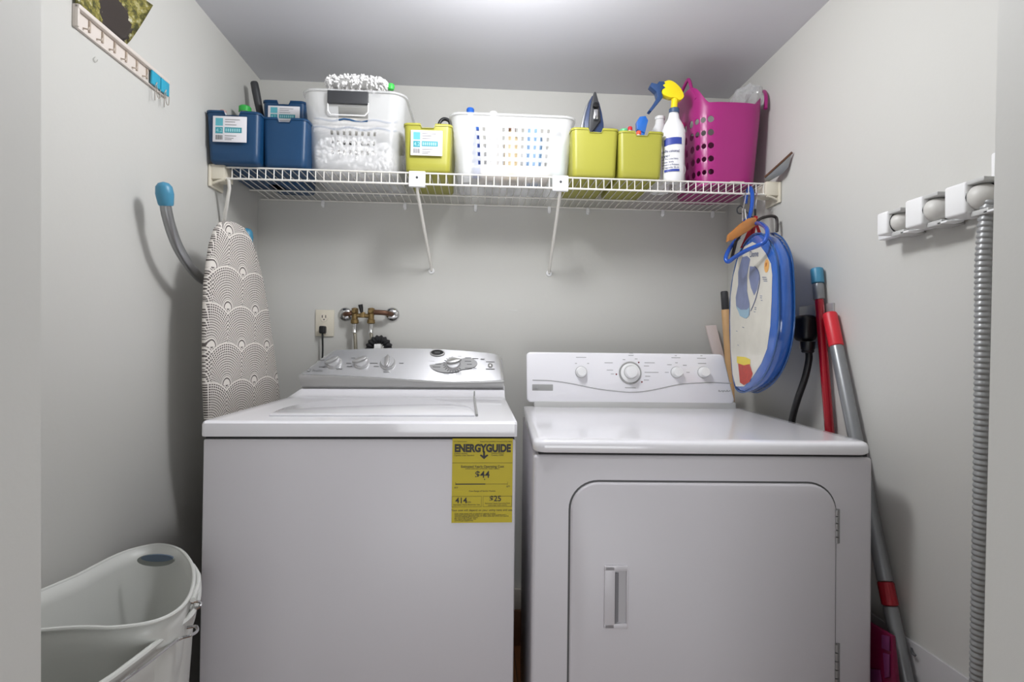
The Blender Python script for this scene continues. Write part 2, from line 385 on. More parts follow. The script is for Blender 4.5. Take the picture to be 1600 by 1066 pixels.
T('Estimated Yearly Electricity Use', .0046, .245, .793, 'CENTER'); T('Estimated Yearly Operating Cost', .0042, .755, .778, 'CENTER'); T('(natural gas water heater)', .004, .755, .798, 'CENTER')
T('Your cost will depend on your utility rates and use.', .0066, .5, .862, 'CENTER')
for i, s_ in enumerate(('Cost range based only on standard capacity models.', 'Estimated operating cost based on eight wash loads a week and a', 'national average electricity cost of 10.65 cents per kWh and natural', 'gas cost of $1.218 per therm.', 'For more information, visit', 'www.ftc.gov/appliances.')):
    T(s_, .0044, .05, .897 + i * .0165)
tm.part('label_printing', DINK, lab, recalc=False)

# ------------------------------------------------------------------ dryer (local frame: x right, y back, origin front left)
DW = .748
dry = thing('clothes_dryer', 'white front-load clothes dryer with four round knobs and magenta dustpan at its side', 'dryer', (.1245, -.8653, 0), -.0485)
ID = dict(local=True)
dry['label'] = 'white clothes dryer with a large recessed front door and white control panel'
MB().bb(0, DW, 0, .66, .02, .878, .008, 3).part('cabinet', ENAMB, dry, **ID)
MB().bb(.012, DW - .008, .008, .65, .874, .886).part('seam', GAP, dry, **ID)
def rrect(x0, x1, y0, y1, r, z, k=6, rb=None):
    rb = r if rb is None else rb; out = []
    for cx, cy, a0, rr in ((x1 - r, y0 + r, -PI / 2, r), (x1 - rb, y1 - rb, 0, rb), (x0 + rb, y1 - rb, PI / 2, rb), (x0 + r, y0 + r, PI, r)):
        for i in range(k + 1):
            a = a0 + PI / 2 * i / k; out.append(Vector((cx + rr * math.cos(a), cy + rr * math.sin(a), z)))
    return out
t = MB()
t.rings([rrect(-.001 + g, DW - .001 - g, -.006 + g, .66, .028, z, rb=.004) for g, z in ((.003, .884), (0, .888), (0, .903), (.002, .908), (.008, .9115), (.03, .9118), (.034, .9118))])
t.part('top_panel', ENAM, dry, sharp=50, **ID)
# console riser and face
t = MB().prism([Vector((.035, y, z)) for y, z in ((.625, .908), (.628, .932), (.66, .94), (.66, .905))], (DW - .07, 0, 0), .003)
t.part('console_base', LGREYP, dry, **ID)
def inv(px, py, yl):       # local dryer coords of a pixel at local depth yl
    M = WM[dry.name]; n = M.to_3x3() @ Vector((0, 1, 0)); O = M @ Vector((0, yl, 0))
    return M.inverted() @ PP(px, py, O, n)
CO = .628
tl, tr_, bl, br = inv(823, 549, CO), inv(1136, 553, CO), inv(823, 626, CO), inv(1148, 628, CO)
def cface_d(grow, y, dz=0):
    x0, x1 = bl.x + grow, br.x - grow; xt0, xt1 = tl.x + grow, tr_.x - grow; z0, z1 = .9275 + grow, 1.0945 - grow; r = .014; out = []
    for (cx, cz, a0) in ((x1 - r, z0 + r, -PI / 2), (xt1 - r * 1.4, z1 - r * 1.4, 0), (xt0 + r, z1 - r, PI / 2), (x0 + r, z0 + r, PI)):
        rr = r * 1.4 if a0 == 0 else r
        for i in range(7):
            a = a0 + PI / 2 * i / 6; out.append(Vector((cx + rr * math.cos(a), y + (cz + rr * math.sin(a) - .93) * .12, cz + rr * math.sin(a))))
    return out
t = MB().rings([cface_d(.004, CO + .055), cface_d(.003, CO + .012)]).part('console_back', GREYP, dry, **ID)
t = MB().rings([cface_d(0, CO + .014), cface_d(0, CO + .004), cface_d(.002, CO + .001), cface_d(.005, CO)]).part('control_panel', ENAM, dry, sharp=50, **ID)
def df(px, py, off=0.0):
    q = inv(px, py, CO)
    for _ in range(3): q = inv(px, py, CO + (q.z - .93) * .12 - off)
    return q
dn = Vector((0, -1, .12)).normalized(); du = Vector((0, .12, 1)).normalized()
def dknob(px, py, r, h=.024):
    q = df(px, py)
    o = MB().lathe([(r * 1.12, 0), (r * 1.12, h * .25), (r * 1.02, h * .35), (r * .92, h * .9), (r * .86, h), (0, h * 1.02)], q, dn, 32).part('knob', WHP, dry, **ID)
    MB().lathe([(r * 1.22, -.001), (r * 1.2, .002), (r * .9, .0025)], q, dn, 32).part('knob_collar', GREYP, o, **ID)
    return q
dknob(908, 581.5, .0165); dknob(1057, 582, .0165); dknob(1099, 582, .0165)
q = df(984.5, 583)
MB().lathe([(.0375, -.001), (.0385, .002), (.036, .005), (.033, .004), (.032, .001)], q, dn, 48).part('dial_ring', GREYP, dry, **ID)
MB().lathe([(.0325, .001), (.0325, .006), (.030, .008), (.020, .009)], q, dn, 48).part('dial_skirt', WHP, dry, **ID)
MB().lathe([(.0205, .006), (.0195, .028), (.0180, .031), (0, .0315)], q + du * .002, dn, 40).part('knob', WHP, dry, **ID)
MB().lathe([(.0235, .0085), (.0215, .011), (.0195, .012)], q + du * .002, dn, 40).part('knob_collar', LGREYP, dry, **ID)
# wave line
wp = [df(832, 594, .0005), df(860, 595, .0005), df(890, 599, .0005), df(930, 607, .0005), df(960, 611, .0005), df(990, 613, .0005), df(1020, 609.5, .0005), df(1055, 602, .0005), df(1080, 599, .0005), df(1110, 598, .0005), df(1143, 599, .0005)]
MB().tube(cr(wp, 6), .0016, 6).part('wave_groove', mat('groove_grey', 'B4B4B4', .5), dry, **ID)
a, b = df(831.5, 600.5), df(864, 611)
MB().bb(a.x, b.x, a.y - .003, a.y + .004, b.z, a.z, .0015).part('badge', GREYP, dry, label='small grey maker badge', **ID)
tm = MB()
for px, py, w_ in ((908, 558.5, 16), (986, 555.5, 8), (986, 552, 6), (951, 567, 13), (953, 578.5, 10), (957, 584.5, 5), (1015, 567, 16), (1010, 572, 8), (1018, 582, 22), (1012, 588, 8), (1010, 594, 8), (985, 606, 17), (975, 562, 4), (994, 561, 4), (1056, 559, 14), (1056, 556, 3), (1046, 570, 7), (1057, 567, 4), (1070, 571, 6), (1042, 582, 6), (1075, 582, 5), (1096, 560, 14), (1097, 568, 13), (1096, 556, 3), (900, 568, 3), (919, 568, 3)):
    q2 = df(px, py, .0006); tm.box(q2, (w_ / 470, .0008, .0019))
tm.box(df(838, 606.2, .0035), (.012, .0008, .003))
q2 = df(1122, 611.5, .0006); tm.text('Dependable', .0095, q2 - Vector((.002, 0, 0)), (1, 0, 0), du) if False else None
for i in range(9): tm.box(df(1123.5 + i * 2.1, 611 + (i % 2) * .6, .0006), (.0032, .0008, .0035 if i % 3 else .006))
tm.part('panel_printing', mat('pale_grey_ink', 'A8A8A8', .6), dry, **ID)
for a_, b_ in ((963, 585), (998, 566.5), (1003, 597)): MB().lathe([(.0028, 0), (.0022, .001), (0, .0012)], df(a_, b_), dn, 12).part('dial_dot', mat('dark_red_print', '7A2A30', .5), dry, **ID)
# door
dl, dr = inv(890.5, 760, 0), inv(1305, 760, 0); dzt = inv(1000, 752.5, 0).z; dzb = .20
def door_ring(g, y, r=.062):
    return [Vector((v.x, y, v.y)) for v in rrect(dl.x + g, dr.x - g, dzb + g, dzt - g, r - g, 0, 10)]
MB().rings([door_ring(-.0025, .0015), door_ring(-.0025, -.0004), door_ring(.004, -.0004)], False, False).part('door_gap', mat('door_gap_grey', '5A5A5A', .7), dry, **ID)
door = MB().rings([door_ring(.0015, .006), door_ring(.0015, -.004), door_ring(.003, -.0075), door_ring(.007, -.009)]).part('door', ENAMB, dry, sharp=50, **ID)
a, b = inv(944, 883, -.009), inv(980.5, 982, -.009)
hx0, hx1, hz0, hz1 = a.x, b.x, b.z, a.z
t = MB()
t.bb(hx0, hx0 + (hx1 - hx0) * .46, -.0145, -.008, hz0, hz1, .003)
t.bb(hx1 - .004, hx1, -.0145, -.008, hz0, hz1, .0018); t.bb(hx0, hx1, -.0145, -.008, hz1 - .012, hz1, .0025); t.bb(hx0, hx1, -.0145, -.008, hz0, hz0 + .012, .0025)
hd = t.part('handle', ENAMB, door, **ID)
MB().bb(hx0 + (hx1 - hx0) * .44, hx1 - .003, -.0098, -.0085, hz0 + .01, hz1 - .01).part('handle_recess', mat('recess_grey', 'B9B7BA', .4), hd, **ID)
t = MB().prism([Vector((x, y, 0)) + Vector((0, 0, hz0 + .014)) for x, y in ((hx0 + (hx1 - hx0) * .46, -.0142), (hx0 + (hx1 - hx0) * .62, -.0095), (hx0 + (hx1 - hx0) * .46, -.0095))], (0, 0, hz1 - hz0 - .03)).part('handle_slot', mat('slot_grey', '858488', .6), hd, **ID)
for y0, y1 in ((797, 851), (1008, 1075)):
    a, b = inv(1308, y0, -.008), inv(1308, y1, -.008); t = MB()
    n_ = 5
    for i in range(n_):
        z0 = a.z + (b.z - a.z) * i / n_; z1 = a.z + (b.z - a.z) * (i + .86) / n_; t.tube([(a.x, -.006, z0), (a.x, -.006, z1)], .0042, 10)
    t.bb(a.x, a.x + .010, -.003, 0, b.z, a.z, .001)
    t.part('hinge', mat('grey_hinge', '9C9B9B', .4, metal=.4), dry, **ID)

# ------------------------------------------------------------------ wire shelf
SZ, SY = 1.645, -.36
shelf = thing('wire_shelf', 'long white wire shelf spanning the back wall and carrying bins and baskets', 'shelf', (.07, -.18, SZ))
t = MB(); x = -.772; 
while x < .917:
    t.tube([(x, -.004, SZ), (x, SY + .006, SZ), (x, SY, SZ - .004), (x, SY, SZ - .034)], .00165, 5); x += .02475
t.part('deck_wires', WIRE, shelf)
for y, z, r, x0, x1 in ((SY, SZ, .0028, -.775, .925), (SY, SZ - .034, .0032, -.775, .925), (-.13, SZ - .004, .003, -.79, .945), (-.006, SZ - .003, .003, -.80, .95)):
    MB().tube([(x0, y, z), (x1, y, z)], r, 8).part('rod', WIRE, shelf)
for sx, x0, x1 in ((-1, XL + .001, -.764), (1, .914, XR - .001)):
    t = MB().bb(x0, x1, SY - .012, SY + .05, SZ - .04, SZ + .006, .004)
    xw = x0 if sx < 0 else x1
    t.bb(min(xw, xw - sx * .008), max(xw, xw - sx * .008), SY - .016, SY + .07, SZ - .062, SZ + .004, .003)
    t.tube([(xw - sx * .006, SY - .005, SZ - .053), (xw - sx * .03, SY - .01, SZ - .045), (xw - sx * .045, SY - .01, SZ - .041)], .004, 8)
    t.part('end_bracket', CREAM, shelf, label='cream plastic end bracket')
for cxp, cyp, fx, fy in ((651.5, 280, 674, 423), (876, 287, 858, 427)):
    a = P(cxp, cyp, y=SY - .008); f = P(fx, fy, y=-.006)
    br = MB().tube([Vector((a.x, SY, SZ - .038)), Vector((a.x, SY + .01, SZ - .055)), Vector((f.x, -.012, f.z + .012)), Vector((f.x, -.006, f.z))], .0052, 8).part('brace', WIRE, shelf)
    MB().bb(a.x - .025, a.x + .025, SY - .009, SY + .006, SZ - .044, SZ + .004, .002).part('brace_clip', WHP, br)
    MB().lathe([(.0042, 0), (.004, .0015), (0, .002)], (a.x, SY - .0085, SZ - .016), (0, -1, 0), 12).part('screw', DGRY, br)
    MB().lathe([(.0115, 0), (.011, .004), (.006, .006)], (f.x, -.001, f.z), (0, -1, 0), 16).part('brace_foot', WHP, br)
    MB().lathe([(.004, .005), (.004, .0075), (0, .008)], (f.x, -.001, f.z), (0, -1, 0), 12).part('screw', DGRY, br)
a = P(357, 278, y=SY); f = P(349, 352, x=XL + .012)
MB().tube([Vector((a.x, SY, SZ - .036)), Vector((a.x - .002, SY + .012, SZ - .06)), f, f - Vector((.01, 0, 0))], .0052, 8).part('brace', WIRE, shelf)
for px in (505, 633, 743, 858, 1193 - 80, 1035, 918):
    q = P(px, 318 + (px - 505) * .03, y=-.004)
    MB().bb(q.x - .006, q.x + .006, -.012, -.0005, SZ - .022, SZ - .002, .002).lathe([(.006, 0), (.005, .006)], (q.x, -.001, SZ - .022), (0, -1, 0), 12).part('wall_clip', WHP, shelf)

# ------------------------------------------------------------------ bins and baskets
def rr_ring(wd, dp, r, cols, k=5):
    """rounded rectangle ring; cols = (front, right, back, left) lists of t"""
    out, sid = [], []
    hw, hd = wd / 2, dp / 2
    for i, (a, b, cx, cy, a0) in enumerate((((-hw + r, -hd), (hw - r, -hd), hw - r, -hd + r, -PI / 2), ((hw, -hd + r), (hw, hd - r), hw - r, hd - r, 0),
                                      ((hw - r, hd), (-hw + r, hd), -hw + r, hd - r, PI / 2), ((-hw, hd - r), (-hw, -hd + r), -hw + r, -hd + r, PI))):
        for j, tt in enumerate(cols[i]):
            out.append((a[0] + (b[0] - a[0]) * tt, a[1] + (b[1] - a[1]) * tt)); sid.append((i, j))
        for q in range(1, k):
            an = a0 + PI / 2 * q / k; out.append((cx + r * math.cos(an), cy + r * math.sin(an))); sid.append((i, 100 + q))
    return out, sid
def shell(O, wt, dt, wb, db, h, r, rows, cols, zt=None, hole=None, rot=0.0, bottom=True, lip=.004, rb=None):
    """open tapered container; rows = list of v in 0..1 ; O = base centre"""
    mb = MB(); bm = mb.bm; R = Matrix.Rotation(rot, 3, 'Z'); O = Vector(O)
    vs = []
    prof = [(0, -.010), (.003, -.004)] + [(v * (h - .007) + .010 * (1 - v), 0) for v in rows] + [(h - .006, lip), (h, lip)]
    for z, g in prof:
        v = z / h; wd = wb + (wt - wb) * v + 2 * g; dp = db + (dt - db) * v + 2 * g
        ring, sid = rr_ring(wd, dp, max(.003, r + g), cols)
        row = []
        for (x, y), s_ in zip(ring, sid):
            zz = z if zt is None else min(z, zt(x, y, s_))
            row.append(bm.verts.new(O + R @ Vector((x, y, zz))))
        vs.append(row)
    n = len(vs[0])
    for j in range(len(vs) - 1):
        for i in range(n):
            if hole and 2 <= j < len(vs) - 3 and hole(sid[i], j - 2): continue
            try: bm.faces.new([vs[j][i], vs[j][(i + 1) % n], vs[j + 1][(i + 1) % n], vs[j + 1][i]])
            except ValueError: pass
    if bottom: bm.faces.new(vs[0][::-1])
    return mb
def frac_cols(n, m=.12, duty=.5):   # edges for n holes across
    e = [0]; p = (1 - 2 * m) / n
    for i in range(n): e += [m + p * (i + .5 - duty / 2), m + p * (i + .5 + duty / 2)]
    return e + [1]
YB = -.372
def bin_(pl, pr, ptop, m, label, group, h=None, yf=YB, depth=.29, notch=True, name='storage_bin', z0=SZ + .003, cat='bin', taper=.93, lift=0.0):
    a = P(pl, ptop, y=yf); b = P(pr, ptop, y=yf); wd = b.x - a.x; cx = (a.x + b.x) / 2; h = h or (a.z - z0)
    o = thing(name, label, cat, (cx, yf + depth / 2, z0 + lift), 0, group)
    cols = ([0, .3, .34, .5, .66, .70, 1], [0, .5, 1], [0, .3, .34, .66, .70, 1], [0, .5, 1])
    def zt(x, y, s_):
        return h - .015 if notch and s_[0] in (0, 2) and s_[1] < 50 and abs(x) < (wd - .032) * .18 else h
    # shape: front face nearly plumb, tapering to the base
    shell((cx, yf + depth / 2, z0 + lift), wd, depth, wd * taper, depth * .93, h, .016, (0, .15, .5, .85, .93, 1), cols, zt, lip=.0025).part('body', m, o, merge=.0004, solid=.0022, sharp=50)
    return o, cx, wd, h, z0 + lift, yf
def bin_label(o, x0, x1, z0, z1, y, tilt=0.0):
    W_, H_ = x1 - x0, z1 - z0
    def B(mb, fx0, fx1, fz0, fz1, e): mb.poly([(x0 + W_ * fx0, y - e, z1 - H_ * fz1), (x0 + W_ * fx1, y - e, z1 - H_ * fz1), (x0 + W_ * fx1, y - e, z1 - H_ * fz0), (x0 + W_ * fx0, y - e, z1 - H_ * fz0)])
    l = MB().bb(x0, x1, y - .0008, y + .0015, z0, z1, .0003).part('label_sticker', STICK, o)
    t = MB(); B(t, .08, .30, .08, .38, .0012); t.part('teal_square', TEAL, l, recalc=False)
    t = MB(); B(t, .08, .30, .43, .68, .0012); B(t, .35, .86, .43, .64, .0012); t.part('teal_band', TEALD, l, recalc=False)
    t = MB()
    for i in range(9): B(t, .09 + i * .024, .09 + i * .024 + (.012 if i % 3 else .018), .74, .92, .0012)
    t.part('barcode', INK, l, recalc=False); t = MB()
    for fz, a_, b_ in ((.12, .36, .8), (.21, .36, .66), (.32, .36, .7), (.75, .36, .7), (.84, .36, .62), (.90, .36, .56)): B(t, a_, b_, fz, fz + .022, .0012)
    t.part('fine_print', INK, l, recalc=False)
    t = MB().text('4.2', H_ * .2, (x0 + W_ * .1, y - .0016, z1 - H_ * .62), (1, 0, 0), (0, 0, 1))
    for i in range(7): t.poly([(x0 + W_ * (.38 + i * .065), y - .0016, z1 - H_ * .60), (x0 + W_ * (.42 + i * .065), y - .0016, z1 - H_ * .60), (x0 + W_ * (.42 + i * .065), y - .0016, z1 - H_ * .48), (x0 + W_ * (.38 + i * .065), y - .0016, z1 - H_ * .48)])
    t.part('label_lettering', mat('pale_teal_print', '9FD3DA', .6), l, recalc=False)
def lab_px(o, p0, p1, y):
    a, b = P(*p0, y=y), P(*p1, y=y); bin_label(o, a.x, b.x, b.z, a.z, y)

NAVG, LIMG = 'navy storage bins on the wire shelf', 'lime green storage bins on the wire shelf'
o, *_ = bin_(321, 405, 172, BLUEB, 'navy bin with a white and teal label, leftmost on the shelf', NAVG, yf=-.405, depth=.33)
lab_px(o, (333, 181), (385, 223), -.4075)
o, *_ = bin_(409, 480, 183, BLUEB, 'plain navy bin without label between the labelled navy bin and the basket of mops', NAVG, depth=.16)
o, *_ = bin_(410, 477, 156, BLUEB, 'tall labelled navy bin standing behind the plain navy bin', NAVG, yf=-.195, depth=.16)
lab_px(o, (419, 165), (468, 197), -.1965)
o, *_ = bin_(631, 706, 192, LIME, 'lime bin with a white label between the two frosted baskets', LIMG)
lab_px(o, (642, 203), (691, 244), YB - .0015)
bin_(894, 967, 199, LIME, 'plain lime bin holding the upright clothes iron', LIMG)
bin_(967.5, 1038, 204, LIME, 'plain lime bin holding coloured caps and a blue trigger, beside the white spray bottle', LIMG)

# contents of the bins
def prof_bottle(name, x, y, z, r, h, m, capm, label, capr=.012, caph=.03, cat='bottle', group=None, flat=.8):
    o = thing(name, label, cat, (x, y, z), 0, group)
    MB().lathe([(r * .9, 0), (r, .006), (r, h * .68), (r * .93, h * .78), (r * .5, h * .9), (capr * .9, h * .95), (capr * .9, h)], (x, y, z), (0, 0, 1), 24, 1, flat).part('body', m, o)
    MB().lathe([(capr, h * .96), (capr, h * .96 + caph * .8), (capr * .8, h * .96 + caph), (0, h * .96 + caph + .001)], (x, y, z), (0, 0, 1), 20).part('cap', capm, o)
    return o
GRN = mat('green_plastic', '35B24A', .35); BOTW = mat('bottle_white', 'EDEDEE', .3)
q = P(383, 168, y=-.24)
prof_bottle('bottle', q.x, q.y, SZ + .01, .026, q.z - SZ - .018, BOTW, GRN, 'white bottle with rounded green cap in the leftmost navy bin', .019, .02)
q = P(349, 172, y=-.30)
prof_bottle('bottle', q.x, q.y, SZ + .01, .016, q.z - SZ - .012, BOTW, mat('pinkish_plastic', 'C9A7A0', .4), 'small pinkish-capped bottle peeping over the leftmost navy bin', .010, .008)
# black handle sticking up behind
a, b = P(397, 128, y=-.16), P(411, 200, y=-.14)
d = (b - a).normalized(); e = a + d * .26
tag(MB().tube([a, a + d * .004, a + d * .03, a + d * .07, a + d * .15, e], [.010, .0125, .013, .0125, .010, .009], 16).part('brush', DGRY), 'dark grey rounded tool handle sticking up beside the navy bins', 'brush')

# frosted basket 1
a, b = P(469, 140, y=-.345), P(631, 140, y=-.345); cx = (a.x + b.x) / 2 + .003; wd = b.x - a.x
fb = thing('plastic_basket', 'frosted plastic basket with dark grip holding mop heads and striped towels', 'basket', (cx, -.345 + .15, SZ + .003))
cols = ([0, .02] + frac_cols(8, .13, .42)[1:-1] + [.98, 1], frac_cols(7, .1, .45), frac_cols(8, .13, .42), frac_cols(7, .1, .45))
rows = [0, .1]; 
for i in range(3): rows += [.20 + i * .125, .20 + i * .125 + .055]
rows += [.6, .63, .82, .93, 1]
HB = .252
def hole1(s_, j):
    sd, i = s_
    if i > 50: return False
    if sd == 0:
        k = i - 2
        if 0 <= k < 16 and k % 2 == 0 and j in (2, 4, 6): return True
        if 3 <= k < 12 and j in (9,): return True      # opening under the grip
        return False
    if sd in (1, 3): return i >= 1 and i % 2 == 1 and i < 14 and j in (2, 4, 6)
    return False
shell((cx, -.345 + .15, SZ + .003), wd, .30, wd * .86, .27, HB, .045, rows, cols, None, hole1, lip=.007).part('body', CLEARP, fb, merge=.0003, solid=.002, sharp=50)
a, b = P(512, 138, y=-.353), P(575, 166, y=-.353)
MB().bb(a.x, b.x, -.358, -.345, a.z - .046, a.z - .007, .002).part('grip', DGRY, fb, label='dark grey hand grip')
fr = P(543, 180, y=-.35)
MB().tube([Vector((a.x, -.35, a.z - .04)), Vector((a.x + .001, -.35, fr.z + .012)), Vector((a.x + .01, -.35, fr.z)), Vector((b.x - .01, -.35, fr.z)), Vector((b.x, -.35, fr.z + .012)), Vector((b.x, -.35, a.z - .04))], .0022, 6).part('grip_frame', WHP, fb)
# mop pads: bundles of short chenille fingers
def fluff(c, sx, sy, sz, n, L=.012, r=.0035, seed=1, flat_low=True):
    rd = random.Random(seed); mb = MB()
    mb.lathe([(0, -.6)] + [(math.cos(a) , math.sin(a) * .6) for a in (-.9, -.4, 0, .4, .9)] + [(0, .6)], (0, 0, 0), (0, 0, 1), 16)
    for v in mb.bm.verts: v.co = Vector((c[0] + v.co.x * sx * .9, c[1] + v.co.y * sy * .9, c[2] + v.co.z * sz * 1.1))
    for i in range(n):
        th = rd.uniform(0, 2 * PI); ph = math.asin(rd.uniform(-1, 1))
        d = Vector((math.cos(th) * math.cos(ph), math.sin(th) * math.cos(ph), math.sin(ph)))
        # squarish (super-ellipsoid) bundle
        k = max(abs(d.x), abs(d.y), abs(d.z)) ** .5; p = Vector((c[0] + d.x / k * sx * .92, c[1] + d.y / k * sy * .92, c[2] + d.z / k * sz * .8))
        o2 = (d + Vector((rd.uniform(-.6, .6), rd.uniform(-.6, .6), rd.uniform(-.6, .3)))).normalized() * L
        p2 = p + o2; p3 = p2 + Vector((rd.uniform(-.4, .4), rd.uniform(-.4, .4), -.5)) * L * .6
        mb.tube([p, p2, p3], [r, r, r * .6], 5)
    return mb
a, b = P(506, 128, y=-.26), P(612, 140, y=-.26)
tag(fluff(((a.x + b.x) / 2 - .002, -.25, P(560, 134, y=-.25).z - .0), (b.x - a.x) / 2 - .006, .05, .014, 520, .010, .0032, 3).part('dust_mop', FLUFF), 'fluffy white mop head lying across the top of the basket', 'mop head')
q = P(611, 136, y=-.26)
tag(MB().lathe([(0, -.012), (.009, -.009), (.012, 0), (.0105, .008), (.005, .011), (0, .012)], q, (0, 0, 1), 16).part('knob', mat('bright_green_plastic', '4AD35A', .4)), 'small bright green knob at the end of the white mop head', 'knob')
tag(fluff((cx - .01, -.255, SZ + .075), .125, .07, .055, 620, .014, .0042, 5).part('dust_mop', FLUFF), 'white shaggy mop head filling the lower half of the grip basket', 'mop head')
TOW = mat('grey_towel', 'DAD7D2', .95, bump=.5, bscale=300); TBL = mat('blue_towel_stripe', '2F5D8C', .9, bump=.4)
for i, (zz, dy) in enumerate(((.150, .0), (.178, .006))):
    tw = thing('towel', ('folded white towel with blue edge stripe in the grip basket, lower of two', 'folded white towel with blue edge stripe in the grip basket, under the mop head')[i], 'towel', (cx, -.19, SZ + zz))
    MB().box((cx - .005, -.205 + dy, SZ + zz), (.27, .21, .024), .011, 4).part('cloth', TOW, tw)
    pts = [Vector((cx - .13 + .26 * k / 14, -.311 + dy + .001 * math.sin(k), SZ + zz + .004 * math.sin(k * 1.3 + i))) for k in range(15)]
    MB().tube(pts, .0028, 6).part('stripe', TBL, tw)

# frosted basket 2
a, b = P(704, 176, y=-.345), P(899, 186, y=-.345); cx = (a.x + b.x) / 2; wd = b.x - a.x; HB = .196
fb = thing('plastic_basket', 'wide frosted plastic basket of cleaning bottles in the middle of the shelf', 'basket', (cx, -.345 + .14, SZ + .003))
cols = ([0, .02] + frac_cols(12, .11, .42)[1:-1] + [.98, 1], frac_cols(7, .1, .42), frac_cols(12, .11, .42), frac_cols(7, .1, .42))
rows = [0, .1]
for i in range(5): rows += [.16 + i * .145, .16 + i * .145 + .068]
rows += [.87, .94, 1]
def hole2(s_, j):
    sd, i = s_
    if i > 50: return False
    k = i - 2 if sd == 0 else i - 1
    return 0 <= k < (24 if sd in (0, 2) else 14) and k % 2 == 0 and j in (2, 4, 6, 8, 10)
shell((cx, -.345 + .14, SZ + .003), wd, .28, wd * .90, .255, HB, .035, rows, cols, None, hole2, lip=.007).part('body', CLEARP, fb, merge=.0003, solid=.002, sharp=50)
BL2 = mat('cap_blue', '1D5FC0', .35)
ITEMS = [(735, 166, -.24, .026, BOTW, BL2, .013, .02, 'white bottle with domed blue cap in the wide frosted basket'),
         (771, 172, -.24, .026, BOTW, WHP, .014, .02, 'white bottle with white cap in the wide frosted basket'),
         (800, 196, -.28, .026, mat('tan_bottle', 'C9B48E', .4), mat('brown_cap', '7A5235', .4), .012, .015, 'tan bottle seen through the holes of the wide frosted basket'),
         (834, 186, -.24, .030, mat('sky_blue_bottle', '8FB2DC', .4), BL2, .018, .01, 'pale blue bottle seen through the wide frosted basket'),
         (872, 205, -.27, .024, mat('pale_green_bottle', 'BFD0C8', .4), DGRY, .012, .015, 'pale green bottle with dark cap in the right end of the wide frosted basket'),
         (745, 196, -.30, .013, mat('navy_bottle', '223E86', .4), BL2, .009, .012, 'thin navy bottle behind the left holes of the wide frosted basket')]
for px, py, yy, r, m, cm, crr, ch, lb in ITEMS:
    q = P(px, py, y=yy); prof_bottle('bottle', q.x, yy, SZ + .008, r, q.z - SZ - .008 - ch * .9, m, cm, lb, crr, ch)
tag(MB().box((cx + .01, -.25, SZ + .035), (.24, .10, .05), .022, 4).part('cloth', mat('cream_cloth', 'E4D6C6', .9, bump=.8, bscale=60, var=.15)), 'crumpled cream cloth in the bottom of the wide frosted basket', 'cloth')
# dark thing behind labelled lime bin
q = P(694, 187, y=-.22)
tag(MB().tube(cr([q + Vector((-.02, 0, -.03)), q + Vector((-.012, 0, -.006)), q + Vector((.002, 0, .002)), q + Vector((.018, .0, -.006)), q + Vector((.02, 0, -.03)), q + Vector((.018, 0, -.13))], 5), .006, 10).part('brush', BLK), 'curved black handle showing above the labelled lime bin', 'brush')
# iron
iron = thing('clothes_iron', 'dark blue clothes iron standing on its heel in a lime bin', 'iron', (P(927, 200, y=-.24).x, -.24, SZ + .02))
ax = [P(927, 147, y=-.26), P(927, 196, y=-.26)]; L_ = ax[0].z - ax[1].z
sh = [(0, 1.0), (.10, .93), (.23, .72), (.34, .4), (.42, .05), (.44, -.5), (.44, -1.4), (-.44, -1.4), (-.44, -.5), (-.42, .05), (-.34, .4), (-.23, .72), (-.10, .93)]
NAVI = mat('iron_navy', '2C3F66', .25, coat=.5)
MB().prism([Vector((ax[1].x + u * .088, -.235, ax[1].z + v * L_)) for u, v in sh], (0, .012, 0), .002).part('soleplate', ALU, iron)
MB().prism([Vector((ax[1].x + u * .080, -.275, ax[1].z + (v * .96) * L_)) for u, v in sh], (0, .04, 0), .008).part('body', NAVI, iron)
MB().prism([Vector((ax[1].x + u * .046, -.287, ax[1].z + (v * .97 + .02) * L_)) for u, v in sh[:5] + sh[8:]], (0, .014, 0), .004).part('nose', DGRY, iron)
MB().box((ax[1].x + .001, -.292, ax[1].z + .022), (.015, .012, .034), .003).part('spray_window', CHROME, iron)
MB().lathe([(.010, 0), (.009, .012), (0, .013)], (ax[1].x + .001, -.285, ax[1].z + .052), (0, -1, .2), 16).part('dial', BLK, iron)
# caps, trigger in the right lime bin
q = P(975, 199, y=-.27); prof_bottle('bottle', q.x, q.y, SZ + .008, .018, q.z - SZ - .02, BOTW, mat('mint_plastic', '6CCB8E', .35), 'bottle with flat mint green cap in the lime bin beside the spray bottle', .015, .012)
q = P(984.5, 196, y=-.30); prof_bottle('bottle', q.x, q.y, SZ + .008, .010, q.z - SZ - .018, BOTW, RED, 'small bottle with round red cap in the lime bin beside the spray bottle', .0075, .012)
q = P(998, 204, y=-.325); prof_bottle('bottle', q.x, q.y, SZ + .008, .010, q.z - SZ - .016, BOTW, mat('orange_red_plastic', 'E35A3C', .35), 'small bottle with orange red cap in front of the blue trigger', .008, .012)
tr = thing('spray_bottle', 'bottle with translucent blue trigger head standing in the lime bin', 'spray bottle', (P(1003, 200, y=-.28).x, -.28, SZ + .008))
q = P(1003, 200, y=-.28)
MB().lathe([(.02, 0), (.022, .006), (.022, .08), (.010, .105), (.010, .12)], (q.x, q.y, SZ + .008), (0, 0, 1), 20).part('body', BOTW, tr)
BTR = mat('trigger_blue', '2C6FC9', .25, coat=.4)
MB().prism([P(a_, b_, y=-.29) for a_, b_ in ((996, 202), (1008, 208), (1011, 195), (1013, 188), (1009, 181), (1000, 182), (995, 190))], (0, .02, 0), .0012).prism([P(a_, b_, y=-.286) for a_, b_ in ((1001, 200), (1008, 200), (1007, 235), (1002, 235))], (0, .014, 0), .003).part('trigger', BTR, tr)
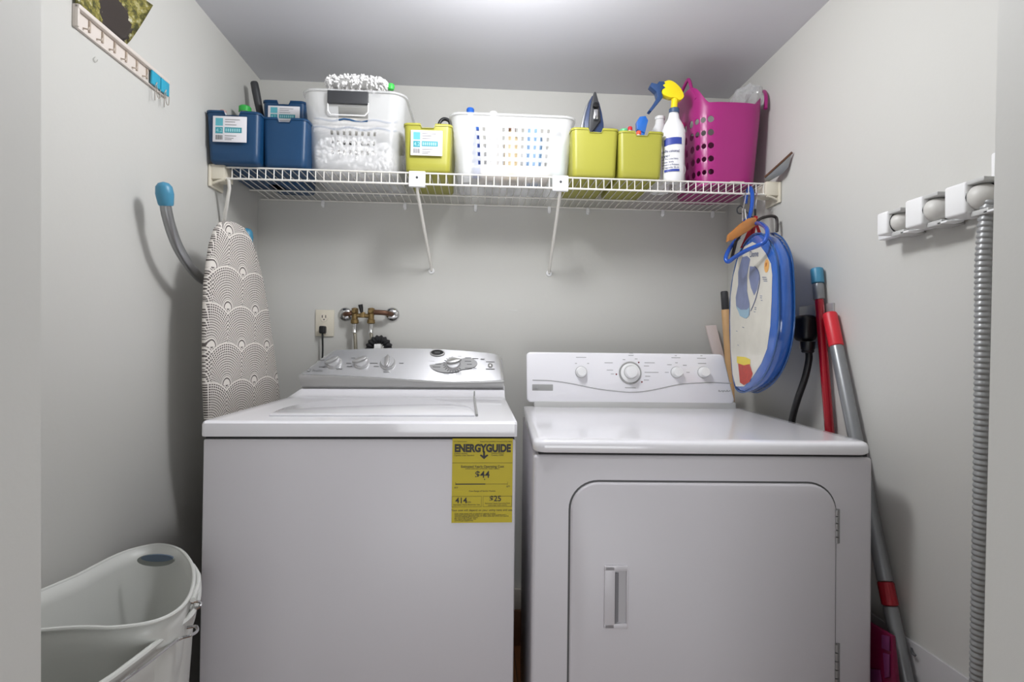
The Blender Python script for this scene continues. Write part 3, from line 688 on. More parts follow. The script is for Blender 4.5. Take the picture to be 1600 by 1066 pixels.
q = P(1031, 200, y=-.20); prof_bottle('bottle', q.x, q.y, SZ + .006, .034, P(1036, 183, y=-.20).z - SZ - .006, BOTW, WHP, 'plain white round-shouldered bottle behind the white spray bottle', .017, .012)

# spray bottle with yellow head
SBY = -.335
c0 = P(1052, 283, y=SBY); sp = thing('spray_bottle', 'white spray bottle with yellow head and navy trigger beside the magenta basket', 'spray bottle', (c0.x, SBY, SZ + .003))
zb = SZ + .003; k_ = (CAMD + SBY) / FPX
zsh = P(1052, 200, y=SBY).z; znk = P(1052, 176, y=SBY).z
MB().lathe([(.030, 0), (.0335, .004), (.0345, .03), (.035, .09), (.0375, zsh - zb - .035), (.0375, zsh - zb - .012), (.031, zsh - zb + .008), (.019, zsh - zb + .028), (.0145, zsh - zb + .05), (.0145, znk - zb + .002)], (c0.x, SBY, zb), (0, 0, 1), 32, 1, .72).part('body', BOTW, sp)
hx = P(1054, 170, y=SBY)
MB().lathe([(.0165, 0), (.0165, .013), (.014, .015)], (c0.x + .001, SBY, znk - .002), (0, 0, 1), 24).part('collar', mat('slate_blue_plastic', '3E5576', .4), sp)
YLW = mat('yellow_plastic', 'F2D81B', .35)
MB().tube([P(1053, 172, y=SBY), P(1055, 145, y=SBY)], [.0105, .0105], 16).prism(cr([P(a_, b_, y=SBY - .012) for a_, b_ in ((1039, 127), (1046, 125), (1055, 129), (1064, 138), (1069, 150), (1063, 156), (1056, 152), (1048, 152), (1036, 147), (1035, 141), (1037, 137), (1034, 133))], 3), (0, .024, 0), .0012).part('head', YLW, sp)
NV = mat('trigger_navy', '2E4A78', .35)
MB().prism([P(a_, b_, y=SBY - .013) for a_, b_ in ((1037, 127), (1040, 130), (1036, 133), (1040, 137), (1033, 141), (1036, 152), (1031, 158), (1018, 174), (1014, 172), (1024, 158), (1028, 151), (1026, 143), (1016, 134), (1018, 129), (1027, 131), (1030, 127))], (0, .026, 0), .0012).part('trigger', NV, sp)
# printing on the bottle: blue band, text
def wrapb(px, py, e=.0006):
    q = P(px, py, y=SBY); x = max(-.99, min(.99, (q.x - c0.x) / .0368)); return Vector((q.x, SBY - .72 * .0368 * math.sqrt(1 - x * x) - e, q.z))
def wrap_quad(mb, px0, px1, f0, f1, n=8):
    for i in range(n):
        a_, b_ = px0 + (px1 - px0) * i / n, px0 + (px1 - px0) * (i + 1) / n
        mb.poly([wrapb(a_, f1(a_)), wrapb(b_, f1(b_)), wrapb(b_, f0(b_)), wrapb(a_, f0(a_))])
t = MB(); wrap_quad(t, 1036, 1061, lambda x: 219, lambda x: 229.5 if x > 1052 else 229.5 + (1052 - x) ** 1.5 * .03, 12)
wrap_quad(t, 1036, 1057, lambda x: 268, lambda x: 271.5)
t.part('label_band', mat('label_blue', '33459C', .5), sp, recalc=False)
t = MB()
for s_, px, py, sz in (('Professional', 1057, 242, .0125), ('Sprayer', 1043, 248.5, .0125), ('All Purpose Heavy', 1055, 253, .0062), ('Duty Bottle', 1048, 257.5, .0062), ('Chemical Resistant', 1056, 262, .0062), ('Capacity 32 oz', 1056, 266.5, .0075)):
    t.text(s_, sz, wrapb(px, py, .0) * 1.0, (1, 0, 0), (0, 0, 1), 'RIGHT', .0001)
for v in t.bm.verts:
    xx = max(-.99, min(.99, (v.co.x - c0.x) / .0368)); v.co.y = SBY - .72 * .0368 * math.sqrt(1 - xx * xx) - .0008
t.part('label_lettering', mat('label_ink', '3D4270', .5), sp, recalc=False)
q = P(1066, 265, y=-.30)
tag(MB().tube([q + Vector((.010 * math.cos(a_), 0, .019 * math.sin(a_))) for a_ in [PI * 2 * i / 20 for i in range(21)]], .0018, 6).part('ring_clip', WHP), 'thin white oval ring beside the foot of the spray bottle', 'ring')
q = P(1064, 193, y=-.24)
prof_bottle('bottle', q.x + .004, -.22, SZ + .006, .020, q.z - SZ - .012, BOTW, RED, 'white bottle with red cap between spray bottle and magenta basket', .015, .022)

# magenta basket with round holes
mx0 = P(1071, 165, y=-.26).x; mx1 = P(1199, 170, y=-.33).x; MY = -.205
cx = (mx0 + mx1) / 2; wd = mx1 - mx0; HM = P(1150, 160, y=-.35).z - SZ - .003; MD = .29
mg = thing('plastic_basket', 'magenta plastic basket with round holes and raised handles at the right end', 'basket', (cx, MY, SZ + .003))
def mring(v, N=96, g=0.0):
    ww = (wd * (.84 + .16 * v)) / 2 + g; dd = MD * (.86 + .14 * v) / 2 + g; out = []
    for i in range(N):
        a_ = -PI / 2 + 2 * PI * i / N; c_, s_ = math.cos(a_), math.sin(a_); e_ = .55
        out.append((cx + ww * math.copysign(abs(c_) ** e_, c_), MY + dd * math.copysign(abs(s_) ** e_, s_)))
    return out
def mtop(x, y):   # rim height incl. handle peaks at both ends
    u = (x - cx) / (wd / 2)
    s_ = max(0, (abs(u) - .60) / .40); return HM * (1 + (.27 if u < 0 else .16) * s_ * s_ * (3 - 2 * s_))
NR = 96; VR = [0, .02, .08] + [.08 + .16 * i for i in range(1, 6)] + [.94, 1.0]
def mpos(i, v, g=0.0):
    i = i % NR; fi = int(i); fr_ = i - fi; r0 = mring(v, NR, g); a_, b_ = r0[fi], r0[(fi + 1) % NR]
    x = a_[0] * (1 - fr_) + b_[0] * fr_; y = a_[1] * (1 - fr_) + b_[1] * fr_
    return Vector((x, y, SZ + .003 + v * mtop(x, y) if v > .88 else SZ + .003 + v * (HM if v <= .88 else 1)))
t = MB(); bm = t.bm
from functools import lru_cache
RC = {v: mring(v) for v in VR}
def mp(i, v):
    vk = v
    r0 = RC.get(vk) or RC.setdefault(vk, mring(vk)); i %= NR; fi = int(i); fr_ = i - fi; a_, b_ = r0[fi], r0[(fi + 1) % NR]
    x = a_[0] * (1 - fr_) + b_[0] * fr_; y = a_[1] * (1 - fr_) + b_[1] * fr_
    hh = HM * v if v < .88 else HM * .88 + (mtop(x, y) - HM * .88) * (v - .88) / .12
    return Vector((x, y, SZ + .003 + hh))
HOLE_I = [k for k in range(NR) if k % 4 == 0]
for j in range(len(VR) - 1):
    v0, v1 = VR[j], VR[j + 1]
    for i in range(0, NR, 4):
        ang = i / NR          # 0 = front centre going to +x
        holes = (2 <= j <= 6) and ((i >= 68 and i <= 88) or (28 <= i <= 44) or (8 <= i <= 24 and False)) and v1 <= .9
        if holes:
            cxi, cv = i + 2, (v0 + v1) / 2
            wloc = (mp(i + 4, cv) - mp(i, cv)).length; hloc = (v1 - v0) * HM; rad = min(.0125, wloc * .40, hloc * .41)
            oc = [(i + k, v0) for k in range(5)] + [(i + 4 - k, v1) for k in range(5)]
            ang_o = [math.atan2((b_ - cv) * HM, (a_ - cxi) / 4 * wloc) for a_, b_ in oc]
            for q_ in range(1, 10):
                while ang_o[q_] < ang_o[q_ - 1]: ang_o[q_] += 2 * PI
            an = []
            for q_ in range(10):
                nx = ang_o[(q_ + 1) % 10] + (2 * PI if q_ == 9 else 0)
                an += [ang_o[q_] + (nx - ang_o[q_]) * e_ / 3 for e_ in range(3)]
            ov = [bm.verts.new(mp(a_, b_)) for a_, b_ in oc]
            iv = [bm.verts.new(mp(cxi + math.cos(a_) * rad / wloc * 4, cv + math.sin(a_) * rad / HM)) for a_ in an]
            for q_ in range(10): bm.faces.new([ov[q_], ov[(q_ + 1) % 10], iv[(3 * q_ + 3) % 30], iv[3 * q_ + 2], iv[3 * q_ + 1], iv[3 * q_]])
        else:
            for k in range(4):
                bm.faces.new([bm.verts.new(p) for p in (mp(i + k, v0), mp(i + k + 1, v0), mp(i + k + 1, v1), mp(i + k, v1))])
bm.faces.new([bm.verts.new(mp(i, 0)) for i in range(NR)][::-1])
mb_ = t.part('body', MAG, mg, merge=.0003, solid=.0028, sharp=60)
wn = mb_.modifiers.new('normals', 'WEIGHTED_NORMAL'); wn.keep_sharp = True; wn.weight = 80
# handles: left loop tall, right loop leaning towards the wall
hl = [P(1088, 155, y=-.31), P(1081, 140, y=-.29), P(1077.5, 127, y=-.27), P(1074, 126, y=-.25), P(1066, 142, y=-.2), P(1057, 162, y=-.12), P(1050, 176, y=-.09)]
MB().tube(cr(hl, 6), .0058, 10).part('handle', MAG, mg)
hr = [P(1196, 170, y=-.31), P(1197, 152, y=-.3), P(1194.5, 143, y=-.26), P(1191, 146, y=-.22), P(1185, 165, y=-.12)]
MB().tube(cr(hr, 6), .0062, 10).part('handle', MAG, mg)
# plastic film in basket
rd = random.Random(8); t = bmesh.new(); bmesh.ops.create_icosphere(t, subdivisions=4, radius=1)
qc = P(1170, 158, y=-.2)
for v in t.verts:
    n_ = v.co.normalized(); k = 1 + .16 * math.sin(9 * n_.x + 3 * n_.z) * math.sin(7 * n_.y + 5 * n_.z) + rd.uniform(-.05, .05)
    v.co = Vector((n_.x * .055 * k, n_.y * .07 * k, n_.z * .05 * k))
tag(MB().add(t, Matrix.Translation(qc + Vector((-.005, 0, -.005)))).part('plastic_bag', CLEARF, sharp=20), 'crumpled clear plastic bag sticking out of the magenta basket', 'plastic bag')
q = P(1153, 281, y=-.362)
tag(MB().box((q.x, -.335, SZ + .0045), (.045, .05, .002), .0005).part('price_tag', mat('tag_paper', 'D9D0C2', .6)), 'small white paper tag on the shelf below the magenta basket', 'tag')
# dustpan / scraper with copper edge at shelf end
dp = thing('dustpan', 'grey metal scoop with a copper brown edge leaning at the right end of the shelf', 'dustpan', (.92, -.3, SZ))
e0, e1 = P(1195, 277, x=.905), P(1238, 238, x=XR - .008)
b0 = e0 + Vector((.012, .05, -.004)); b1 = e1 + Vector((-.002, .0, -.045))
MB().prism([e0, e1, e1 + Vector((0, .02, -.040)), e1 + Vector((-.012, .03, -.055)), e0 + Vector((.03, .05, -.004))], (.0, .004, 0), .001).part('pan', mat('grey_sheet_metal', 'A3A5A3', .35, metal=.5), dp)
MB().tube([e0, e1], .0036, 8).part('edge', COPPER, dp, label='copper brown edge')

# ------------------------------------------------------------------ ironing board on the left wall
IO = Vector((-.705, -.66, 1.0)); IU = Vector((-.655, -.24, 1.0)) - IO; IW = IU.length; IU.normalize(); IN = Vector((IU.y, -IU.x, 0))
ib = thing('ironing_board', 'ironing board with grey fan-patterned cover standing against the left wall', 'ironing board', (-.70, -.4, 0))
outl = [(323, 652), (320.5, 600), (320, 540), (320.5, 490), (322.5, 440), (326, 410), (331, 380), (338, 358), (347, 347), (356, 345), (367, 348), (379, 355), (389, 370), (399, 396), (409, 436), (418, 485), (425, 532), (431, 575), (435, 605), (438, 640)]
pl_ = [PP(a_, b_, IO, IN) for a_, b_ in outl]
lo0, lo1 = Vector(pl_[0]), Vector(pl_[-1])
bi = pl_[0] + IU * .05; bot = [Vector((pl_[-1].x, pl_[-1].y, .45)), Vector((pl_[-1].x, pl_[-1].y, .22)), Vector((bi.x, bi.y, .22)), Vector((bi.x, bi.y, .75))]
ol = pl_ + bot; cen = sum(ol, Vector()) / len(ol)
def iron_mat():
    m = bpy.data.materials.new('fan_print_cotton'); m.use_nodes = True; nt = m.node_tree; N = nt.nodes; L = nt.links; b = N['Principled BSDF']
    b.inputs['Roughness'].default_value = .9
    uv = N.new('ShaderNodeUVMap'); uv.uv_map = 'UVMap'; sp_ = N.new('ShaderNodeSeparateXYZ'); L.new(uv.outputs[0], sp_.inputs[0]); u, v = sp_.outputs[0], sp_.outputs[1]
    def M(op, *a):
        n = N.new('ShaderNodeMath'); n.operation = op
        for i, x in enumerate(a):
            if isinstance(x, (int, float)): n.inputs[i].default_value = x
            else: L.new(x, n.inputs[i])
        return n.outputs[0]
    S, Hh, R = .142, .104, .116
    j0 = M('FLOOR', M('DIVIDE', v, Hh))
    def cand(k):
        j = M('SUBTRACT', j0, float(k)); off = M('MULTIPLY', M('FLOORED_MODULO', j, 2.0), .5)
        dx = M('MULTIPLY', M('SUBTRACT', M('FRACT', M('ADD', M('ADD', M('DIVIDE', u, S), off), .5)), .5), S)
        dy = M('SUBTRACT', v, M('MULTIPLY', j, Hh)); d = M('SQRT', M('ADD', M('MULTIPLY', dx, dx), M('MULTIPLY', dy, dy)))
        return d, M('ARCTAN2', dx, dy)
    d0, a0 = cand(0); d1, a1 = cand(1)
    use1 = M('LESS_THAN', d1, R)
    d = M('ADD', M('MULTIPLY', d1, use1), M('MULTIPLY', d0, M('SUBTRACT', 1.0, use1)))
    a = M('ADD', M('MULTIPLY', a1, use1), M('MULTIPLY', a0, M('SUBTRACT', 1.0, use1)))
    ring = M('GREATER_THAN', M('FRACT', M('DIVIDE', d, .0066)), .36)
    dash = M('GREATER_THAN', M('FRACT', M('MULTIPLY', a, 11.0)), .30)
    ok = M('MULTIPLY', M('GREATER_THAN', d, .024), M('SUBTRACT', 1.0, M('LESS_THAN', M('ABSOLUTE', M('SUBTRACT', d, R - .002)), .0026)))
    core = M('MULTIPLY', M('GREATER_THAN', d, .016), M('LESS_THAN', d, .020))
    f = M('MINIMUM', 1.0, M('ADD', M('MULTIPLY', M('MULTIPLY', ring, dash), ok), core))
    mx = N.new('ShaderNodeMix'); mx.data_type = 'RGBA'; mx.inputs[6].default_value = (*H('DCD6CF'), 1); mx.inputs[7].default_value = (*H('5F5855'), 1)
    L.new(f, mx.inputs[0]); L.new(mx.outputs[2], b.inputs['Base Color'])
    nz = N.new('ShaderNodeTexNoise'); nz.inputs['Scale'].default_value = 30; bp = N.new('ShaderNodeBump'); bp.inputs['Strength'].default_value = .3; L.new(nz.outputs[0], bp.inputs['Height']); L.new(bp.outputs[0], b.inputs['Normal'])
    return m
def sc(f, off): return [cen + (Vector((p.x, p.y, 0)) - Vector((cen.x, cen.y, 0))) * f[0] + Vector((0, 0, (p.z - cen.z) * f[1])) + IN * off for p in ol]
MB().rings([sc((.95, .985), -.014), sc((1, 1), -.008), sc((1.0, 1.0), .0), sc((.985, .997), .004), sc((.95, .988), .007)]).part('cover', iron_mat(), ib, uv=(IO, IU, Vector((0, 0, 1))), sharp=60)
fp = [P(257, 300, x=-.745), P(261, 335, x=-.745), P(276, 382, x=-.743), P(298, 418, x=-.742), P(322, 440, x=-.74), P(350, 445, x=-.735), P(374, 425, x=-.73), P(386, 390, x=-.73), P(386, 368, x=-.73)]
MB().tube(cr(fp, 6), .0125, 14).part('foot_bar', ALU, ib)
for i0, i1, r in ((0, 1, .0175), (-1, -2, .0165)):
    d = (fp[i0] - fp[i1]).normalized(); e = fp[i0]
    MB().tube([e - d * .032, e - d * .028, e - d * .005, e + d * .012, e + d * .020, e + d * .023], [r * .85, r * .95, r * 1.12, r * 1.0, r * .65, .002], 16).part('foot_cap', BLUCAP, ib, label='rounded teal blue end cap')
MB().tube([fp[4] + Vector((.0, .1, -.02)), Vector((-.735, -.45, .25))], .010, 10).part('leg', ALU, ib)

# ------------------------------------------------------------------ left wall: key rack, photo, clips
XK = XL + .012
def K(px, py, x=XK): return P(px, py, x=x)
rk = thing('key_rack', 'cream wall key rack of eight slots, two of them with blue tags', 'key rack', (XL, -.76, 1.74))
y0, y1 = -.925, -.602; z0, z1 = 1.741, 1.787; t = MB()
t.bb(XL, XL + .004, y0, y1, z0, z1, .0015); t.bb(XL + .003, XL + .014, y0, y1, z1 - .010, z1, .003); t.bb(XL + .003, XL + .007, y0, y1, z0, z0 + .004, .0015); t.bb(XL + .003, XL + .012, y0, y0 + .006, z0, z1, .002)
t.part('back_plate', mat('aged_cream_plastic', 'DCD3CB', .45), rk)
ns = 8; pitch = (y1 - y0 - .01) / ns
for i in range(ns):
    ya = y0 + .01 + pitch * i
    MB().bb(XL + .003, XL + .0075, ya + pitch - .010, ya + pitch - .006, z0 + .010, z1 - .012).part('divider', mat('rack_shade', 'B7A899', .5), rk)
    MB().tube([(XL + .004, ya + pitch * .4, z0 + .010), (XL + .014, ya + pitch * .4, z0 + .008), (XL + .016, ya + pitch * .4, z0 + .013)], .0017, 6).part('peg', mat('rack_shade2', 'C8BBAE', .5), rk)
BT = mat('bright_teal_plastic', '2FA6C6', .35)
for i in (6, 7):
    ya = y0 + .01 + pitch * i
    tag(MB().bb(XL + .0082, XL + .013, ya + .0005, ya + pitch - .003, z0 + .004, z1 - .009, .001).part('key_tag', BT), ('turquoise tag in the key rack, left of the pair', 'turquoise tag in the key rack, right of the pair at the rack end')[i - 6], 'key tag', 'turquoise tags in the key rack')
    MB_ = MB(); yc = ya + pitch * .45; xx = XL + .016
    tag(MB_.tube(cr([(xx, yc - .009, z0 + .004), (xx, yc - .009, z0 - .030), (xx, yc - .004, z0 - .036)][:2] + [(xx, yc - .009, z0 - .034)], 3), .0009, 5).tube(cr([(xx, yc - .002, z0 + .006), (xx, yc - .002, z0 - .014), (xx, yc + .004, z0 - .022), (xx, yc + .011, z0 - .018), (xx, yc + .012, z0 + .002)], 4), .0009, 5).part('wire_hook', mat('thin_steel_wire', '9A9186', .5)),
        ('thin bent wire hanging from the left turquoise tag', 'thin bent wire hanging from the right turquoise tag')[i - 6], 'wire hook', 'wires below the key rack')
def photo_mat():
    m = bpy.data.materials.new('photo_print'); m.use_nodes = True; N = m.node_tree.nodes; L = m.node_tree.links; b = N['Principled BSDF']; b.inputs['Roughness'].default_value = .3
    uv = N.new('ShaderNodeUVMap'); uv.uv_map = 'UVMap'
    nz = N.new('ShaderNodeTexNoise'); nz.inputs['Scale'].default_value = 55; nz.inputs['Detail'].default_value = 6; nz.inputs['Roughness'].default_value = .7; L.new(uv.outputs[0], nz.inputs[0])
    cr_ = N.new('ShaderNodeValToRGB'); e = cr_.color_ramp.elements; e[0].position = .32; e[0].color = (*H('1E1C16'), 1); e[1].position = .72; e[1].color = (*H('D7D8D0'), 1)
    x = e.new(.46); x.color = (*H('5C5A2A'), 1); x = e.new(.56); x.color = (*H('9A9146'), 1)
    L.new(nz.outputs[0], cr_.inputs[0])
    sp_ = N.new('ShaderNodeSeparateXYZ'); L.new(uv.outputs[0], sp_.inputs[0])
    # dark brown mass in the middle of the picture
    vm = N.new('ShaderNodeVectorMath'); vm.operation = 'DISTANCE'; L.new(uv.outputs[0], vm.inputs[0]); vm.inputs[1].default_value = (.115, .035, 0)
    mp_ = N.new('ShaderNodeMath'); mp_.operation = 'ADD'; L.new(vm.outputs['Value'], mp_.inputs[0])
    m2 = N.new('ShaderNodeMath'); m2.operation = 'MULTIPLY'; L.new(nz.outputs[0], m2.inputs[0]); m2.inputs[1].default_value = .05; L.new(m2.outputs[0], mp_.inputs[1])
    lt = N.new('ShaderNodeMath'); lt.operation = 'LESS_THAN'; L.new(mp_.outputs[0], lt.inputs[0]); lt.inputs[1].default_value = .072
    mx = N.new('ShaderNodeMix'); mx.data_type = 'RGBA'; L.new(lt.outputs[0], mx.inputs[0]); L.new(cr_.outputs[0], mx.inputs[6]); mx.inputs[7].default_value = (*H('3A322E'), 1)
    L.new(mx.outputs[2], b.inputs['Base Color']); return m
ya, yb = -.925, K(200, 72).y; zb0 = z1 - .001; yr = K(222, 35).y
t = MB(); rs = []
for i in range(9):
    f = i / 8; yy0 = ya + (yb - ya) * f
    col = []
    for k in range(9):
        g = k / 8; curl = .012 * (f ** 3) * g
        bow = (yr - yb) * g ** .8 * f
        col.append(Vector((XL + .006 + curl + .018 * g * f * f, yy0 + bow, zb0 + .125 * g)))
    rs.append(col)
t.rings(rs, False, False, closed=False)
tag(t.part('photograph', photo_mat(), solid=.0006, uv=(Vector((XL, ya, zb0)), Vector((0, 1, 0)), Vector((0, 0, 1)))), 'glossy outdoor photo print standing on the key rack', 'photo')
for k in range(2):
    q = P(152, 91 - 0, x=XL + .001)
tag(MB().tube([P(150 + 3 * math.cos(a_), 93 + 4 * math.sin(a_), x=XL + .002) for a_ in [PI * 2 * i / 12 * .8 for i in range(12)]], .0007, 5).part('wall_nail', mat('pale_metal', 'C4C2BC', .4)), 'tiny pale nail loop on the wall below the key rack', 'nail')

# ------------------------------------------------------------------ back wall: outlet, valves, hoses
a, b = P(493, 484, y=-.006), P(521.5, 526, y=-.006)
ot = thing('wall_outlet', 'cream duplex wall outlet above the washer', 'outlet', ((a.x + b.x) / 2, 0, b.z))
MB().bb(a.x, b.x, -.0065, 0, b.z, a.z, .002).part('cover_plate', CREAM, ot)
ocx = (a.x + b.x) / 2 - .002
for zz in (a.z - .028, b.z + .028):
    s_ = MB().lathe([(.0165, 0), (.016, .0025), (0, .003)], (ocx, -.006, zz), (0, -1, 0), 20, .9, 1).part('socket', mat('cream_socket', 'E2DACA', .4), ot)
    MB().bb(ocx - .0075, ocx - .005, -.0095, -.0085, zz - .002, zz + .008).bb(ocx + .005, ocx + .0075, -.0095, -.0085, zz - .002, zz + .008).lathe([(.0025, 0), (0, .0008)], (ocx, -.009, zz - .008), (0, -1, 0), 10).part('slots', BLK, s_)
pc = thing('power_cord', 'black plug and cord in the lower socket of the cream outlet', 'power cord', (ocx, -.02, b.z))
zz = b.z + .024
MB().box((ocx, -.022, zz), (.022, .026, .028), .005, 3).part('plug', BLK, pc)
MB().tube(cr([(ocx, -.025, zz - .012), (ocx + .001, -.027, zz - .03), (ocx + .003, -.03, zz - .09), (ocx + .004, -.05, zz - .2)], 5), .0034, 8).part('cord', BLK, pc)
vv = thing('water_valve', 'aged brass washer valve set with two round chrome wall flanges', 'water valve', (-.42, 0, 1.2))
vl, vr = P(540, 491.5, y=-.004), P(613, 491.5, y=-.004)
for q in (vl, vr):
    MB().lathe([(.0265, -.003), (.026, .001), (.022, .006), (.012, .009), (.009, .010)], q, (0, -1, 0), 28).part('flange', CHROME, vv)
vy = -.045
c1, c2 = P(554.5, 487, y=vy), P(580, 487, y=vy)
MB().tube(cr([vl + Vector((0, -.005, 0)), vl + Vector((.006, -.03, 0)), vl + Vector((.02, -.042, 0)), c1], 5), .0085, 12).part('pipe', COPPER, vv)
MB().tube(cr([vr + Vector((0, -.005, 0)), vr + Vector((-.012, -.035, .002)), vr + Vector((-.03, -.042, .004)), c2 + Vector((0, 0, -.002))], 5), .0095, 12).part('pipe', COPPER, vv)
for c in (c1, c2):
    MB().lathe([(.006, .014), (.012, .011), (.0125, -.008), (.0105, -.016), (.011, -.028), (.014, -.03), (.0145, -.042), (.010, -.045)], c, (0, 0, 1), 12).lathe([(.010, -.012), (.011, .006), (.006, .014)], c + Vector((0, -.004, 0)), (0, -1, 0), 12).part('valve_body', BRASS, vv)
MB().tube([c1 + Vector((0, 0, -.014)), c2 + Vector((0, 0, -.016))], .0075, 12).box((c1 + c2) / 2 + Vector((0, -.002, -.012)), (.016, .022, .02), .003).part('cross_bar', BRASS, vv)
lv = P(564, 481, y=vy - .01)
MB().tube([(c1 + c2) / 2 + Vector((-.002, -.008, -.01)), lv, P(563, 476, y=vy - .012)], [.004, .008, .0085], 12).part('lever', BLK, vv)
for c, nm in ((c1, 'left'), (c2, 'right')):
    h = thing('water_hose', f'braided steel water hose hanging from the {nm} brass valve', 'hose', (c.x, c.y, .9), 0, 'braided hoses behind the washer')
    MB().lathe([(.0085, 0), (.0085, -.028), (.010, -.03), (.010, -.034)], c + Vector((0, 0, -.044)), (0, 0, 1), 14).part('ferrule', CHROME, h)
    MB().tube(cr([c + Vector((0, 0, -.07)), c + Vector((.003, 0, -.1)), c + Vector((.006, .002, -.2)), c + Vector((.006, .002, -.35))], 5), .0065, 12).part('hose', STEEL, h)
# corrugated drain hose
dh = thing('drain_hose', 'black corrugated drain hose arching behind the washer panel', 'hose', (P(600, 540, y=-.06).x, -.06, .9))
cen = P(594, 548, y=-.06); path = []
for i in range(64):
    a_ = PI * 1.0 - PI * 1.1 * i / 63; path.append(cen + Vector((.034 * math.cos(a_) - .004, 0, .040 * math.sin(a_))))
path = [path[0] + Vector((0, 0, -.03 + i * .005)) for i in range(6)] + path + [path[-1] + Vector((.001 * i, 0, -.01 * i)) for i in range(1, 9)]
MB().tube(path, [.0146 + .0024 * math.sin(i * 2 * PI / 6) for i in range(len(path))], 16).part('hose', mat('black_rubber', '1B1B1E', .5), dh)
q = P(590, 543, y=-.075); MB().box(q, (.024, .012, .024), .003).part('collar', WHP, dh)
# scratches on wall
tag(MB().box(P(802, 485.5, y=-.0005), (.032, .001, .0025), .0004).part('wall_scuff', mat('scuff_light', 'CFCFCB', .6)), 'faint pale scuff on the back wall right of the valves', 'scuff')

# ------------------------------------------------------------------ right wall: handle holder rail
hr_ = thing('tool_holder', 'white wall-mounted mop and broom holder with grey rolling balls', 'tool holder', (XR, -.95, 1.38))
MB().bb(XR - .022, XR, -1.16, -.822, 1.374, 1.415, .004).part('rail', WHP, hr_)
BALL = mat('grey_ball', 'D2D0CB', .4)
for i, (pa, pb, pt, pbm) in enumerate(((1369.5, 1386, 331, 371), (1413, 1440.5, 311, 357), (1474.5, 1508.5, 290.5, 340))):
    XB = XR - .062; a, b = P(pa, (pt + pbm) / 2, x=XB), P(pb, (pt + pbm) / 2, x=XB); zt_, zb_ = P(pa, pt + 3, x=XB).z, P(pb, pbm - 3, x=XB).z
    MB().bb(XB, XR - .004, b.y, a.y, zb_ + .004, zt_ - .001, .005, 3).part('block', WHP, hr_)
    gy = b.y - .033
    MB().bb(XB + .004, XR, gy, b.y + .004, zt_ - .009, zt_ - .001, .002).bb(XB + .012, XR, gy, b.y + .004, zb_ - .002, zb_ + .008, .002).bb(XR - .01, XR, gy, b.y, zb_, zt_, .002).part('slot_frame', LGREYP, hr_)
    c = Vector(((XB + XR) / 2 - .004, b.y - .007, (zt_ + zb_) / 2 + .001)); r = (zt_ - zb_) * .38
    MB().lathe([(0, -r)] + [(r * math.cos(x), r * math.sin(x)) for x in [-1.3 + .26 * k for k in range(11)]] + [(0, r)], c, (0, 1, 0), 24).part('ball', BALL, hr_, label='grey gripping ball')
    MB().lathe([(r * 1.2, -.001), (r * 1.2, .001)], c + Vector((.004, r * .35, 0)), (0, 1, 0), 24).part('recess_shade_disc', DGRY, hr_)  # dark disc added behind the ball to paint the recess shade
    for e_ in (.35, .62): MB().lathe([(r * .8, -.002), (r * 1.10 * math.sqrt(1 - e_ * e_), -.002), (r * 1.10 * math.sqrt(1 - e_ * e_), .002), (r * .8 * math.sqrt(1 - e_ * e_), .002)], c + Vector((r * e_, 0, 0)), (1, 0, 0), 24).part('ball_ring', DGRY, hr_)
    MB().prism([Vector((x_, y_, zb_ - .001)) for x_, y_ in ((XB + .012, gy - .012), (XB + .012, gy + .010), (XR - .02, gy + .010), (XR - .02, gy - .02))], (0, 0, .004), .001).part('catch', WHP, hr_)
# white hanger plate and grey ribbed hose beside the door jamb
XH = XR - .034
a, b = P(1549, 240, x=XR - .02), P(1553, 312, x=XR - .02)
tag(MB().bb(XR - .022, XR - .001, b.y - .02, a.y + .0, b.z, a.z, .004).part('wall_hook', WHP), 'white upright wall hook above the ribbed grey hose', 'wall hook')
hp = [P(1549, 312, x=XH), P(1543, 335, x=XH), P(1540, 370, x=XH), P(1537, 420, x=XH), P(1536.5, 520, x=XH), P(1535, 700, x=XH), P(1532, 900, x=XH), P(1529, 1066, x=XH)]
hp += [hp[-1] + Vector((0, 0, -.2)), hp[-1] + Vector((0, .0, -.40))]
pth = cr(hp, 30); 
# resample evenly
acc = [0]
for i in range(1, len(pth)): acc.append(acc[-1] + (pth[i] - pth[i - 1]).length)
n_ = int(acc[-1] / .0026); res = []; j = 0
for i in range(n_):
    s_ = acc[-1] * i / (n_ - 1)
    while j < len(acc) - 2 and acc[j + 1] < s_: j += 1
    f = (s_ - acc[j]) / max(1e-9, acc[j + 1] - acc[j]); res.append(pth[j].lerp(pth[j + 1], min(1, f)))
tag(MB().tube(res, [(.0125, .0140, .0140, .0118)[i % 4] for i in range(n_)], 14).part('vacuum_hose', mat('ribbed_grey_plastic', '9B9C9C', .35, metal=.2), sharp=50), 'grey ribbed vacuum hose hanging down beside the right door jamb', 'hose')

